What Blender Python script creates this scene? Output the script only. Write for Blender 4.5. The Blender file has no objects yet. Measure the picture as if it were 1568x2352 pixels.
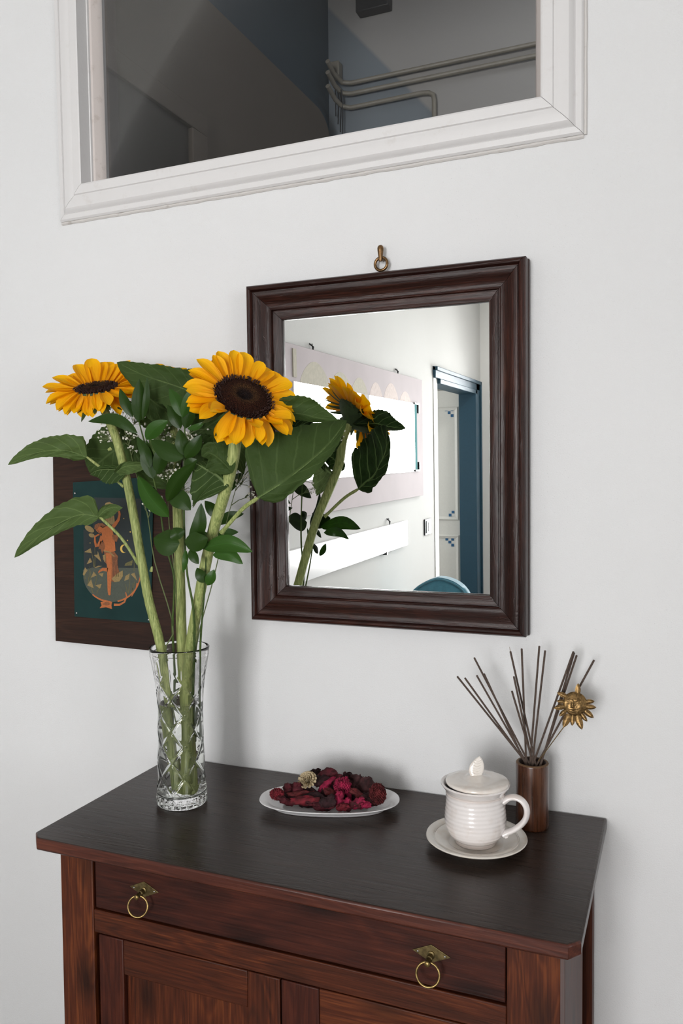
import bpy, math, random
from math import sin, cos, pi, radians, sqrt, atan2, exp
from mathutils import Vector, Matrix, noise
random.seed(7)
scn = bpy.context.scene
COL = scn.collection

# ------------------------------------------------------------------ camera
CAM = Vector((0.6385, -1.4007, 1.4679))
YAW, PITCH, ROLL, FPX = radians(22.3152), radians(-2.4648), radians(-0.5285), 1885.85
FW = Vector((-sin(YAW)*cos(PITCH), cos(YAW)*cos(PITCH), sin(PITCH)))
_r = Vector((cos(YAW), sin(YAW), 0)); _u = _r.cross(FW)
RT = _r*cos(ROLL) + _u*sin(ROLL)
UP = -_r*sin(ROLL) + _u*cos(ROLL)
cd = bpy.data.cameras.new('camera'); cam = bpy.data.objects.new('camera', cd); COL.objects.link(cam)
cd.sensor_fit = 'VERTICAL'; cd.sensor_height = 36.0; cd.lens = FPX/2352*36.0
cd.clip_start = 0.02; cd.clip_end = 60
cam.matrix_world = Matrix(((RT.x, UP.x, -FW.x, CAM.x), (RT.y, UP.y, -FW.y, CAM.y), (RT.z, UP.z, -FW.z, CAM.z), (0, 0, 0, 1)))
scn.camera = cam

# ------------------------------------------------------------------ world, daylight, exposure
scn.view_settings.view_transform = 'Standard'
scn.view_settings.look = 'None'
scn.view_settings.exposure = 0.0
scn.view_settings.gamma = 1.0
scn.view_settings.use_curve_mapping = False
w = bpy.data.worlds.new('sky'); scn.world = w; w.use_nodes = True
w.node_tree.nodes['Background'].inputs[0].default_value = (0.86, 0.93, 1.0, 1)
w.node_tree.nodes['Background'].inputs[1].default_value = 3.0

def area(name, loc, rot, sx, sy, watts, col):
    l = bpy.data.lights.new(name, 'AREA'); l.shape = 'RECTANGLE'; l.size = sx; l.size_y = sy
    l.energy = watts; l.color = col
    o = bpy.data.objects.new(name, l); COL.objects.link(o); o.location = loc; o.rotation_euler = rot
    return o
# daylight entering by the big window behind the camera and by a second one in the right wall
area('daylight_rear', (0.2, -5.96, 1.4), (radians(90), 0, 0), 1.7, 2.0, 214, (1.0, 0.987, 0.974))
area('daylight_right', (2.71, -2.2, 1.65), (radians(90), 0, radians(90)), 1.1, 1.3, 35, (1.0, 0.987, 0.974))
area('side_room_fill', (-2.95, -4.4, 1.6), (radians(90), 0, radians(-90)), 1.0, 1.2, 26, (1.0, 1.0, 1.0))  # added fill to brighten the door leaf; the side room has no window
area('front_wall_fill', (0.3, -4.9, 3.08), (0, 0, 0), 0.24, 0.24, 24, (1.0, 0.985, 0.96))  # fill added to lift the front wall that the mirror shows
area('hall_fill', (0.75, 0.85, 3.42), (0, 0, 0), 0.7, 0.7, 5.5, (0.9, 0.95, 1.0))  # unseen fill added to light the dark hall

# ------------------------------------------------------------------ pixel helpers: a point of the photograph on a plane of the room
def ray(x, y): return FW + RT*((x-784)/FPX) - UP*((y-1176)/FPX)
def at_y(x, y, Y): d = ray(x, y); return CAM + d*((Y-CAM.y)/d.y)
def at_z(x, y, Z): d = ray(x, y); return CAM + d*((Z-CAM.z)/d.z)
def mpp(P): return (P-CAM).dot(FW)/FPX        # metres per pixel at P

# ------------------------------------------------------------------ mesh builder
ORG = {}
class MB:
    def __init__(s): s.v = []; s.f = []; s.m = []; s.uv = []
    def add(s, vs, fs, mi=0, uvs=None):
        o = len(s.v); s.v += [Vector(v) for v in vs]
        s.uv += list(uvs) if uvs else [(0, 0)]*len(vs)
        for f in fs: s.f.append([i+o for i in f]); s.m.append(mi)
        return s
    def box(s, x0, x1, y0, y1, z0, z1, mi=0):
        v = [(x, y, z) for x in (x0, x1) for y in (y0, y1) for z in (z0, z1)]
        return s.add(v, [(0, 1, 3, 2), (4, 6, 7, 5), (0, 4, 5, 1), (2, 3, 7, 6), (0, 2, 6, 4), (1, 5, 7, 3)], mi)
    def grid(s, rows, mi=0, cu=False, cv=False, uv=True):
        nu, nv = len(rows), len(rows[0]); vs = [p for r in rows for p in r]
        uvs = [(i/max(1, nu-1), j/max(1, nv-1)) for i in range(nu) for j in range(nv)]
        fs = []
        for i in range(nu if cu else nu-1):
            for j in range(nv if cv else nv-1):
                a, b = i, (i+1) % nu; c, d = j, (j+1) % nv
                fs.append((a*nv+c, a*nv+d, b*nv+d, b*nv+c))
        return s.add(vs, fs, mi, uvs)
    def tube(s, path, rad, n=8, mi=0, ridge=0.0, caps=True):
        path = [Vector(p) for p in path]; N = len(path)
        if not isinstance(rad, (list, tuple)): rad = [rad]*N
        rows = []; ref = None
        for i, p in enumerate(path):
            t = (path[min(i+1, N-1)]-path[max(i-1, 0)]).normalized()
            if ref is None:
                ref = t.orthogonal().normalized()
            ref = (ref - t*ref.dot(t)).normalized(); b = t.cross(ref)
            rows.append([p + (ref*cos(2*pi*k/n)+b*sin(2*pi*k/n))*rad[i]*(1+(ridge if k % 2 else -ridge)) for k in range(n)])
        s.grid(rows, mi, cv=True)
        if caps:
            o = len(s.v)
            s.add(rows[0], [tuple(range(n))[::-1]], mi); s.add(rows[-1], [tuple(range(n))], mi)
        return s
    def lathe(s, prof, n, c=(0, 0, 0), mi=0, fn=None):
        c = Vector(c); rows = []
        for i, (r, z) in enumerate(prof):
            row = []
            for k in range(n):
                a = 2*pi*k/n; rr = max(1e-5, r + (fn(i, r, z, a) if fn else 0))
                row.append(c+Vector((rr*cos(a), rr*sin(a), z)))
            rows.append(row)
        return s.grid(rows, mi, cv=True)
    def torus(s, c, R, r, ax, up, n=32, m=10, mi=0):
        c = Vector(c); ax = Vector(ax).normalized(); up = Vector(up).normalized(); sd = ax.cross(up)
        rows = []
        for i in range(n):
            a = 2*pi*i/n; e = sd*cos(a)+up*sin(a)
            rows.append([c+e*(R+r*cos(2*pi*j/m))+ax*(r*sin(2*pi*j/m)) for j in range(m)])
        return s.grid(rows, mi, cu=True, cv=True)
    def blob(s, c, rx, ry, rz, n=12, m=8, mi=0, M=None, jit=0.0):
        c = Vector(c); rows = []
        for i in range(m+1):
            t = pi*i/m; row = []
            for k in range(n):
                a = 2*pi*k/n; q = Vector((rx*sin(t)*cos(a), ry*sin(t)*sin(a), rz*cos(t)))
                if jit: q *= 1+jit*noise.noise(q*(2.2/max(rx, ry, rz))+c*40)
                if M: q = M @ q
                row.append(c+q)
            rows.append(row)
        return s.grid(rows, mi, cv=True)
    def poly(s, pts, n, d, mi=0):
        """a flat outline given real thickness d along n"""
        n = Vector(n); k = len(pts); pts = [Vector(p) for p in pts]
        vs = pts+[p+n*d for p in pts]
        fs = [tuple(range(k))[::-1], tuple(range(k, 2*k))]+[(i, (i+1) % k, k+(i+1) % k, k+i) for i in range(k)]
        return s.add(vs, fs, mi)
    def mesh(s, name, org=(0, 0, 0), angle=38, mats=()):
        o = Vector(org); me = bpy.data.meshes.new(name)
        me.from_pydata([tuple(v-o) for v in s.v], [], s.f)
        for m in mats: me.materials.append(m)
        me.polygons.foreach_set('material_index', s.m)
        me.polygons.foreach_set('use_smooth', [True]*len(s.f))
        ul = me.uv_layers.new(name='uv')
        for l in me.loops: ul.data[l.index].uv = s.uv[l.vertex_index]
        me.update(); me.set_sharp_from_angle(angle=radians(angle))
        return me
    def build(s, name, mats, parent=None, bevel=0, angle=38, org=None, fix=True):
        if not isinstance(mats, (list, tuple)): mats = [mats]
        o = Vector(org) if org is not None else (ORG[parent.name] if parent else Vector((0, 0, 0)))
        me = s.mesh(name, o, angle, mats)
        if fix:
            import bmesh
            b = bmesh.new(); b.from_mesh(me); bmesh.ops.remove_doubles(b, verts=b.verts, dist=1e-6) if len(s.v) < 60000 else None
            bmesh.ops.recalc_face_normals(b, faces=b.faces); b.to_mesh(me); b.free()
            me.set_sharp_from_angle(angle=radians(angle))
        ob = bpy.data.objects.new(name, me); COL.objects.link(ob)
        if parent: ob.parent = parent
        else: ob.location = o
        ORG[ob.name] = o
        if bevel:
            md = ob.modifiers.new('bevel', 'BEVEL'); md.width = bevel; md.segments = 2; md.limit_method = 'ANGLE'; md.angle_limit = radians(50)
        return ob

def tag(o, label=None, cat=None, group=None, kind=None):
    if label: o['label'] = label
    if cat: o['category'] = cat
    if group: o['group'] = group
    if kind: o['kind'] = kind
    return o
def thing(name, loc, label=None, cat=None, group=None, kind=None):
    o = bpy.data.objects.new(name, None); COL.objects.link(o); o.location = loc; o.empty_display_size = 0.03
    ORG[o.name] = Vector(loc)
    return tag(o, label, cat, group, kind)
def inst(me, name, parent, M):
    """a part that shares mesh data, placed by world matrix M under an unrotated parent"""
    o = bpy.data.objects.new(name, me); COL.objects.link(o); o.parent = parent
    o.matrix_local = Matrix.Translation(-ORG[parent.name]) @ M
    ORG[o.name] = ORG[parent.name]
    return o
def basis(X, Y, Z, loc, sx=1, sy=1, sz=1):
    return Matrix(((X.x*sx, Y.x*sy, Z.x*sz, loc.x), (X.y*sx, Y.y*sy, Z.y*sz, loc.y), (X.z*sx, Y.z*sy, Z.z*sz, loc.z), (0, 0, 0, 1)))

# ------------------------------------------------------------------ materials
def lin(c):
    return tuple((x/255/12.92 if x/255 <= .04045 else ((x/255+.055)/1.055)**2.4) for x in c)+(1,)
class NT:
    def __init__(s, name):
        s.m = bpy.data.materials.new(name); s.m.use_nodes = True; s.t = s.m.node_tree; s.p = s.t.nodes['Principled BSDF']
        s.out = s.t.nodes['Material Output']
    def n(s, typ, **kw):
        o = s.t.nodes.new(typ)
        for k, v in kw.items():
            if k.startswith('i_'):
                key = k[2:]; key = int(key) if key.isdigit() else key.replace('_', ' ')
                o.inputs[key].default_value = v
            else: setattr(o, k, v)
        return o
    def l(s, a, b): s.t.links.new(a, b)
    def ramp(s, fac, stops):
        r = s.n('ShaderNodeValToRGB'); e = r.color_ramp.elements
        while len(e) < len(stops): e.new(.5)
        for el, (p, c) in zip(e, stops): el.position = p; el.color = c
        s.l(fac, r.inputs[0]); return r.outputs[0]
    def math(s, op, a, b=None):
        o = s.n('ShaderNodeMath', operation=op)
        for i, x in enumerate((a, b)):
            if x is None: continue
            if isinstance(x, (int, float)): o.inputs[i].default_value = x
            else: s.l(x, o.inputs[i])
        return o.outputs[0]
    def mix(s, fac, a, b, blend='MIX'):
        o = s.n('ShaderNodeMix', data_type='RGBA', blend_type=blend)
        for k, x in ((0, fac), (6, a), (7, b)):
            if isinstance(x, (int, float, tuple)): o.inputs[k].default_value = x
            else: s.l(x, o.inputs[k])
        return o.outputs[2]
    def bump(s, h, strength=.3, dist=.001):
        b = s.n('ShaderNodeBump'); b.inputs['Strength'].default_value = strength; b.inputs['Distance'].default_value = dist
        s.l(h, b.inputs['Height']); s.l(b.outputs[0], s.p.inputs['Normal'])
    def noise(s, vec, scale, detail=4, rough=.5, dist=0):
        o = s.n('ShaderNodeTexNoise'); o.inputs['Scale'].default_value = scale; o.inputs['Detail'].default_value = detail
        o.inputs['Roughness'].default_value = rough; o.inputs['Distortion'].default_value = dist
        if vec is not None: s.l(vec, o.inputs['Vector'])
        return o.outputs[0]
    def set(s, **kw):
        for k, v in kw.items(): s.p.inputs[k.replace('_', ' ')].default_value = v
        return s

def simple(name, rgb, rough=.5, metal=0, var=.08, scale=60, bump=0.0, bscale=None, **kw):
    t = NT(name); c = lin(rgb); co = t.n('ShaderNodeTexCoord').outputs['Object']
    nz = t.noise(co, scale, 3)
    col = t.ramp(nz, [(.3, tuple(x*(1-var) for x in c[:3])+(1,)), (.7, tuple(min(1, x*(1+var)) for x in c[:3])+(1,))])
    t.l(col, t.p.inputs['Base Color']); t.set(Roughness=rough, Metallic=metal, **kw)
    if bump: t.bump(t.noise(co, bscale or scale*3, 4), bump, .001)
    return t.m

def plaster(name, rgb, speck=True, bump=.55, dirt=None):
    t = NT(name); co = t.n('ShaderNodeTexCoord').outputs['Object']; c = lin(rgb)
    big = t.noise(co, 1.7, 3)
    base = t.ramp(big, [(.35, tuple(x*.965 for x in c[:3])+(1,)), (.7, c)])
    if speck:
        sp = t.noise(co, 520, 1.0, .5)
        pit = t.ramp(sp, [(.68, (0, 0, 0, 1)), (.75, (1, 1, 1, 1))])
        gate = t.ramp(t.noise(co, 6, 2), [(.40, (0, 0, 0, 1)), (.65, (1, 1, 1, 1))])
        base = t.mix(t.math('MULTIPLY', t.math('MULTIPLY', pit, gate), .38), base, tuple(x*.45 for x in c[:3])+(1,))
    t.l(base, t.p.inputs['Base Color']); t.set(Roughness=.85)
    t.p.inputs['Specular IOR Level'].default_value = .25
    h = t.math('ADD', t.noise(co, 420, 4, .65), t.math('MULTIPLY', t.noise(co, 22, 3), .35))
    t.bump(h, bump, .0016)
    return t.m

def wood(name, dark, mid, light, axis='x', grain=1.0, rough=.4, coat=.0, knots=True, bump=.25, wear=None, spec=.5, worn_bump=0):
    t = NT(name); tc = t.n('ShaderNodeTexCoord').outputs['Object']; oi = t.n('ShaderNodeObjectInfo')
    off = t.n('ShaderNodeVectorMath', operation='SCALE'); off.inputs[0].default_value = (3.1, 5.7, 4.3); t.l(oi.outputs['Random'], off.inputs['Scale'])
    ad = t.n('ShaderNodeVectorMath', operation='ADD'); t.l(tc, ad.inputs[0]); t.l(off.outputs[0], ad.inputs[1]); p = ad.outputs[0]
    def stretch(k, s):
        m = t.n('ShaderNodeMapping'); sc = [s, s, s]; sc['xyz'.index(axis)] = s*k; m.inputs['Scale'].default_value = sc
        t.l(p, m.inputs['Vector']); return m.outputs[0]
    fig = t.noise(stretch(.10, 14*grain), 1.0, 3, .55, .8)
    wv = t.n('ShaderNodeMath', operation='SINE'); t.l(t.math('MULTIPLY', fig, 85), wv.inputs[0])
    rings = t.math('ADD', t.math('MULTIPLY', wv.outputs[0], .5), .5)
    fib = t.noise(stretch(.025, 420*grain), 1.0, 4, .65)
    big = t.noise(stretch(.25, 5), 1.0, 3)
    f = t.math('ADD', t.math('MULTIPLY', rings, .09), t.math('ADD', t.math('MULTIPLY', fib, .50), t.math('MULTIPLY', big, .45)))
    col = t.ramp(f, [(.34, lin(dark)), (.54, lin(mid)), (.74, lin(light))])
    if knots:
        v = t.n('ShaderNodeTexVoronoi'); v.inputs['Scale'].default_value = 1.0; t.l(stretch(.5, 12), v.inputs['Vector'])
        k = t.ramp(v.outputs['Distance'], [(.09, (1, 1, 1, 1)), (.32, (0, 0, 0, 1))])
        col = t.mix(t.math('MULTIPLY', k, .75), col, tuple(x*.30 for x in lin(dark)[:3])+(1,))
    if wear:
        wn = t.ramp(t.noise(stretch(.08, 60), 1.0, 3, .6), [(.66, (0, 0, 0, 1)), (.80, (1, 1, 1, 1))])
        col = t.mix(t.math('MULTIPLY', wn, .35), col, lin(wear))
    t.l(col, t.p.inputs['Base Color'])
    rr = t.n('ShaderNodeMapRange'); rr.inputs['To Min'].default_value = rough-.06; rr.inputs['To Max'].default_value = rough+.10
    t.l(fib, rr.inputs['Value']); t.l(rr.outputs[0], t.p.inputs['Roughness'])
    t.p.inputs['Specular IOR Level'].default_value = spec
    if coat: t.set(Coat_Weight=coat, Coat_Roughness=.25)
    h = t.math('ADD', fib, t.math('MULTIPLY', rings, .3))
    if worn_bump: h = t.math('ADD', h, t.math('MULTIPLY', t.ramp(t.noise(stretch(.3, 55), 1.0, 4, .7, 1.0), [(.36, (0, 0, 0, 1)), (.44, (1, 1, 1, 1))]), worn_bump))
    t.bump(h, bump, .0008)
    return t.m

def glassmix(name, tint=(1, 1, 1), refl=1.0):
    """a thin pane: clear where it lets light by, mirror-like by its Fresnel share"""
    t = NT(name); t.t.nodes.remove(t.p)
    tr = t.n('ShaderNodeBsdfTransparent'); tr.inputs[0].default_value = tint+(1,)
    gl = t.n('ShaderNodeBsdfGlossy'); gl.inputs['Roughness'].default_value = 0.0
    fr = t.n('ShaderNodeFresnel'); fr.inputs[0].default_value = 1.5
    mx = t.n('ShaderNodeMixShader'); t.l(t.math('MULTIPLY', fr.outputs[0], refl), mx.inputs[0]); t.l(tr.outputs[0], mx.inputs[1]); t.l(gl.outputs[0], mx.inputs[2])
    t.l(mx.outputs[0], t.out.inputs[0]); return t.m

def metal(name, rgb, rough=.35, dark=.45, scale=150):
    t = NT(name); c = lin(rgb); co = t.n('ShaderNodeTexCoord').outputs['Object']
    nz = t.noise(co, scale, 4, .6)
    t.l(t.ramp(nz, [(.38, tuple(x*dark for x in c[:3])+(1,)), (.62, c)]), t.p.inputs['Base Color'])
    t.set(Metallic=.9, Roughness=rough); t.bump(nz, .12, .0006); return t.m

def leafmat(name, top, back, vein, rough=.5, vs=9.0, vstr=.55, trans=.12, spec=.4, bump=.5):
    """UV.x runs base to tip, UV.y edge to edge"""
    t = NT(name); uv = t.n('ShaderNodeSeparateXYZ'); t.l(t.n('ShaderNodeTexCoord').outputs['UV'], uv.inputs[0])
    co = t.n('ShaderNodeTexCoord').outputs['Object']
    u, v = uv.outputs[0], uv.outputs[1]
    av = t.math('ABSOLUTE', t.math('SUBTRACT', v, .5))
    mid = t.ramp(av, [(.010, (1, 1, 1, 1)), (.030, (0, 0, 0, 1))])
    ph = t.math('MULTIPLY', t.math('SUBTRACT', t.math('ADD', u, t.math('MULTIPLY', t.noise(co, 40, 2), .05)), t.math('MULTIPLY', av, .55)), vs)
    tri = t.math('ABSOLUTE', t.math('SUBTRACT', t.math('FRACT', ph), .5))
    side = t.ramp(tri, [(.0, (1, 1, 1, 1)), (.075, (0, 0, 0, 1))])
    ve = t.math('MAXIMUM', mid, t.math('MULTIPLY', side, .75))
    n1 = t.noise(co, 55, 4, .6)
    a = lin(top)
    n2 = t.noise(co, 16, 3, .6)
    col = t.ramp(t.math('ADD', t.math('MULTIPLY', n1, .55), t.math('MULTIPLY', n2, .45)), [(.36, tuple(x*.45 for x in a[:3])+(1,)), (.64, tuple(x*1.25 for x in a[:3])+(1,))])
    col = t.mix(t.math('MULTIPLY', ve, vstr), col, lin(vein))
    geo = t.n('ShaderNodeNewGeometry')
    colb = t.mix(t.math('MULTIPLY', ve, vstr), lin(back), lin(vein))
    col = t.mix(geo.outputs['Backfacing'], col, colb)
    t.l(col, t.p.inputs['Base Color']); t.set(Roughness=rough); t.p.inputs['Specular IOR Level'].default_value = spec
    h = t.math('SUBTRACT', t.math('MULTIPLY', n1, .8), t.math('MULTIPLY', ve, .12)); t.bump(h, bump, .0030)
    if trans:
        tl = t.n('ShaderNodeBsdfTranslucent'); t.l(col, tl.inputs[0])
        mx = t.n('ShaderNodeMixShader'); mx.inputs[0].default_value = trans
        t.l(t.p.outputs[0], mx.inputs[1]); t.l(tl.outputs[0], mx.inputs[2]); t.l(mx.outputs[0], t.out.inputs[0])
    return t.m

M = {}
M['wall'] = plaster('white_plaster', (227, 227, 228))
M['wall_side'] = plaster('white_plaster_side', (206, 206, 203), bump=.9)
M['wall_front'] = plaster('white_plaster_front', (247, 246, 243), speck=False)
M['ceiling'] = plaster('ceiling_paint', (214, 213, 211), speck=False)
M['floor'] = wood('floor_pale_oak', (104, 98, 92), (132, 126, 120), (150, 145, 138), 'y', rough=.5)
def oldpaint(name, rgb, rub):
    t = NT(name); co = t.n('ShaderNodeTexCoord').outputs['Object']
    n1 = t.ramp(t.noise(co, 38, 5, .65), [(.60, (0, 0, 0, 1)), (.72, (1, 1, 1, 1))])
    t.l(t.mix(t.math('MULTIPLY', n1, .45), lin(rgb), lin(rub)), t.p.inputs['Base Color']); t.set(Roughness=.45)
    t.bump(t.math('ADD', t.noise(co, 90, 4), t.math('MULTIPLY', t.noise(co, 14, 3), .8)), .22, .002); return t.m
M['trim'] = oldpaint('white_gloss_paint', (219, 217, 217), (205, 200, 197))
M['putty'] = oldpaint('aged_putty', (205, 196, 192), (168, 154, 146))
M['caulk'] = oldpaint('rough_caulk', (206, 202, 199), (150, 140, 132))
M['pane'] = glassmix('window_pane', refl=.30)
M['clear'] = glassmix('clear_pane')
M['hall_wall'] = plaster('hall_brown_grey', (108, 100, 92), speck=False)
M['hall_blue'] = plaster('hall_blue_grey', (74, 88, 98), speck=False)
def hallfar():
    t = NT('hall_painted_reflection'); s = t.n('ShaderNodeSeparateXYZ'); t.l(t.n('ShaderNodeTexCoord').outputs['Object'], s.inputs[0])
    # diagonal edge of a reflection in the glass, coloured into the wall
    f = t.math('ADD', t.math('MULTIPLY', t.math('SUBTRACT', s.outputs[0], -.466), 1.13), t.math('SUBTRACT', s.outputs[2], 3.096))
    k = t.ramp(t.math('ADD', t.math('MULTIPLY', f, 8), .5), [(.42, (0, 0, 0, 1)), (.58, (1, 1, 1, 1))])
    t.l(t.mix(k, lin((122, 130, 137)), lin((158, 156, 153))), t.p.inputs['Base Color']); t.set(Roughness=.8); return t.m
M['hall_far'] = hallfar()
M['hall_door'] = simple('hall_door_paint', (58, 54, 50), .5)
M['pipe'] = simple('pipe_paint', (136, 131, 120), .45)
M['darkbox'] = simple('dark_vent', (42, 42, 44), .5)
# furniture woods
for ax in 'xyz':
    M['dres_'+ax] = wood('dresser_wood_'+ax, (40, 17, 9), (74, 33, 16), (114, 60, 28), ax, 1.0, .44, 0, wear=(132, 72, 36), spec=.24)
    M['draw_'+ax] = wood('drawer_wood_'+ax, (36, 14, 10), (60, 25, 16), (86, 40, 24), ax, 1.0, .42, 0, spec=.24)
    M['mir_'+ax] = wood('mirror_frame_wood_'+ax, (22, 10, 8), (43, 21, 16), (74, 38, 28), ax, 1.3, .29, 0, spec=.3, knots=False, bump=.5, wear=(112, 68, 52), worn_bump=.55)
M['top'] = wood('dark_stained_top', (32, 22, 18), (44, 32, 26), (60, 46, 39), 'x', .9, .27, 0, knots=False, bump=.32, spec=.30, worn_bump=.12)
M['top_edge'] = wood('worn_top_edge', (44, 18, 12), (74, 34, 23), (104, 56, 38), 'x', 1.0, .34, 0, knots=False, spec=.4)
M['board'] = wood('picture_board_wood', (30, 20, 17), (47, 30, 23), (66, 42, 31), 'x', 1.2, .55, 0, knots=False, spec=.2)
M['bamboo'] = wood('bamboo_lacquer', (36, 18, 10), (66, 35, 18), (96, 55, 28), 'z', .8, .26, .35, knots=False, bump=.08)
M['bamboo_rim'] = simple('bamboo_cut_rim', (92, 66, 40), .6)
M['bamboo_in'] = simple('bamboo_inside', (44, 26, 18), .7)
M['brass'] = metal('aged_brass', (156, 132, 84), .34, .5)
M['brass_dark'] = metal('dark_brass', (128, 112, 76), .42, .5)
M['bronze'] = metal('bronze_hook', (128, 98, 66), .32, .6)
M['sun'] = metal('gilded_bronze', (150, 120, 78), .40, .40, 320)
M['steel'] = metal('steel_screw', (190, 190, 190), .25, .8)
t = NT('silvered_mirror'); t.set(Base_Color=(.94, .95, .945, 1), Metallic=1, Roughness=0.0); M['mirror'] = t.m
t = NT('cut_crystal'); t.set(Base_Color=(1, 1, 1, 1), Roughness=0, IOR=1.5, Transmission_Weight=1); M['glass'] = t.m
t = NT('water'); t.set(Base_Color=(.97, 1, .96, 1), Roughness=0, IOR=1.33, Transmission_Weight=1); M['water'] = t.m
def glaze(name, rgb, rub, lo=.52, hi=.7, rough=.22, z=None):
    t = NT(name); co = t.n('ShaderNodeTexCoord').outputs['Object']
    n1 = t.ramp(t.noise(co, 45, 4, .6), [(lo, (0, 0, 0, 1)), (hi, (1, 1, 1, 1))])
    f = t.math('MULTIPLY', n1, .5)
    if z:      # bare clay bands show through the glaze at these heights
        s = t.n('ShaderNodeSeparateXYZ'); t.l(co, s.inputs[0])
        zz = t.math('ADD', s.outputs[2], t.math('MULTIPLY', t.noise(co, 90, 3), .004))
        for a, b, st in z:
            d = t.math('ABSOLUTE', t.math('SUBTRACT', zz, a))
            f = t.math('MAXIMUM', f, t.math('MULTIPLY', t.ramp(t.math('DIVIDE', d, b), [(.3, (1, 1, 1, 1)), (1, (0, 0, 0, 1))]), st))
    t.l(t.mix(f, lin(rgb), lin(rub)), t.p.inputs['Base Color']); t.set(Roughness=rough, Coat_Weight=.9, Coat_Roughness=.03)
    t.bump(t.noise(co, 160, 3), .06, .001); return t.m
M['mug'] = glaze('cream_glaze_mug', (231, 225, 223), (214, 200, 192), z=[(.0805, .0035, .7), (.004, .007, .75)])
M['lid'] = glaze('cream_glaze_lid', (228, 221, 214), (212, 196, 184), .48, .68, z=[(.001, .004, .6)])
M['saucer'] = glaze('cream_glaze_saucer', (214, 208, 199), (204, 188, 170), .5, .7, .25)
M['porcelain'] = simple('white_porcelain', (222, 221, 222), .12, var=.01, Coat_Weight=.4, Coat_Roughness=.05)
M['incense'] = simple('incense_paste', (76, 62, 54), .85, var=.25, scale=300, bump=.4)
M['bambstick'] = simple('bare_bamboo', (120, 98, 70), .7)
# plants
def petalmat():
    t = NT('sunflower_petal'); s = t.n('ShaderNodeSeparateXYZ'); tc = t.n('ShaderNodeTexCoord'); t.l(tc.outputs['UV'], s.inputs[0])
    oi = t.n('ShaderNodeObjectInfo')
    wv = t.math('ABSOLUTE', t.math('SINE', t.math('MULTIPLY', s.outputs[1], 22)))
    base = t.ramp(s.outputs[0], [(0, lin((222, 142, 2))), (.3, lin((246, 178, 3))), (1, lin((253, 198, 10)))])
    col = t.mix(t.math('MULTIPLY', t.ramp(wv, [(0, (1, 1, 1, 1)), (.35, (0, 0, 0, 1))]), .2), base, lin((222, 140, 0)))
    col = t.mix(t.math('MULTIPLY', oi.outputs['Random'], .25), col, lin((240, 158, 0)))
    t.l(col, t.p.inputs['Base Color']); t.set(Roughness=.55); t.p.inputs['Specular IOR Level'].default_value = .25
    t.bump(wv, .25, .0008)
    tl = t.n('ShaderNodeBsdfTranslucent'); t.l(col, tl.inputs[0]); mx = t.n('ShaderNodeMixShader'); mx.inputs[0].default_value = .28
    t.l(t.p.outputs[0], mx.inputs[1]); t.l(tl.outputs[0], mx.inputs[2]); t.l(mx.outputs[0], t.out.inputs[0]); return t.m
M['petal'] = petalmat()
def discmat():
    t = NT('sunflower_disc'); uv = t.n('ShaderNodeSeparateXYZ'); tc = t.n('ShaderNodeTexCoord'); t.l(tc.outputs['UV'], uv.inputs[0])
    v = t.n('ShaderNodeTexVoronoi'); v.inputs['Scale'].default_value = 420; t.l(tc.outputs['Object'], v.inputs['Vector'])
    col = t.ramp(uv.outputs[0], [(0, lin((30, 28, 30))), (.22, lin((36, 28, 26))), (.36, lin((82, 56, 34))), (.55, lin((58, 30, 18))), (1, lin((40, 20, 16)))])
    col = t.mix(t.math('MULTIPLY', v.outputs['Distance'], .9), col, lin((22, 10, 8)), 'MIX')
    sp = t.ramp(t.noise(tc.outputs['Object'], 700, 2), [(.62, (0, 0, 0, 1)), (.7, (1, 1, 1, 1))])
    col = t.mix(t.math('MULTIPLY', sp, .3), col, lin((120, 78, 40)))
    t.l(col, t.p.inputs['Base Color']); t.set(Roughness=.9); t.p.inputs['Specular IOR Level'].default_value = .1
    t.bump(v.outputs['Distance'], 1.0, .003); return t.m
M['disc'] = discmat()
M['floret'] = simple('floret_tip', (48, 24, 18), .9, var=.3)
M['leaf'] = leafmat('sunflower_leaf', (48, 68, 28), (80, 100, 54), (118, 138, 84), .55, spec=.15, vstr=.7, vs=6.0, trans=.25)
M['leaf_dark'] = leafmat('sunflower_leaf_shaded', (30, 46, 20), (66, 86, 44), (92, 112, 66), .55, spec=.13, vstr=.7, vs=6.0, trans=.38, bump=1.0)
M['leaf_pale'] = leafmat('sunflower_leaf_underside', (100, 118, 72), (52, 72, 32), (128, 146, 96), .65, spec=.15, vs=6.0, vstr=.7, trans=.25)
M['ruscus'] = leafmat('ruscus_leaf', (24, 42, 10), (38, 62, 18), (40, 64, 24), .36, 0.0, .2, .08, .2, .15)
M['ruscus_light'] = leafmat('ruscus_leaf_bright', (36, 68, 14), (48, 82, 26), (64, 112, 44), .38, 0.0, .25, .12, .22, .15)
def stemmat(name, a, b):
    t = NT(name); co = t.n('ShaderNodeTexCoord').outputs['Object']; m = t.n('ShaderNodeMapping'); m.inputs['Scale'].default_value = (500, 500, 14); t.l(co, m.inputs[0])
    f = t.noise(m.outputs[0], 1, 3, .6)
    c = t.ramp(f, [(.32, lin(a)), (.7, lin(b))]); t.l(c, t.p.inputs['Base Color']); t.set(Roughness=.6); t.p.inputs['Specular IOR Level'].default_value = .25
    t.bump(f, .4, .001); return t.m
M['stem'] = stemmat('sunflower_stem', (104, 120, 62), (176, 182, 118))
M['stem_dark'] = stemmat('thin_green_stem', (40, 58, 24), (76, 96, 40))
M['midrib'] = stemmat('leaf_midrib', (72, 92, 46), (102, 122, 72))
M['calyx'] = simple('calyx_green', (48, 66, 30), .7, var=.3, scale=90)
M['sepal'] = leafmat('sepal', (54, 74, 32), (62, 84, 38), (78, 98, 48), .65, 0, .3)
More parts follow.
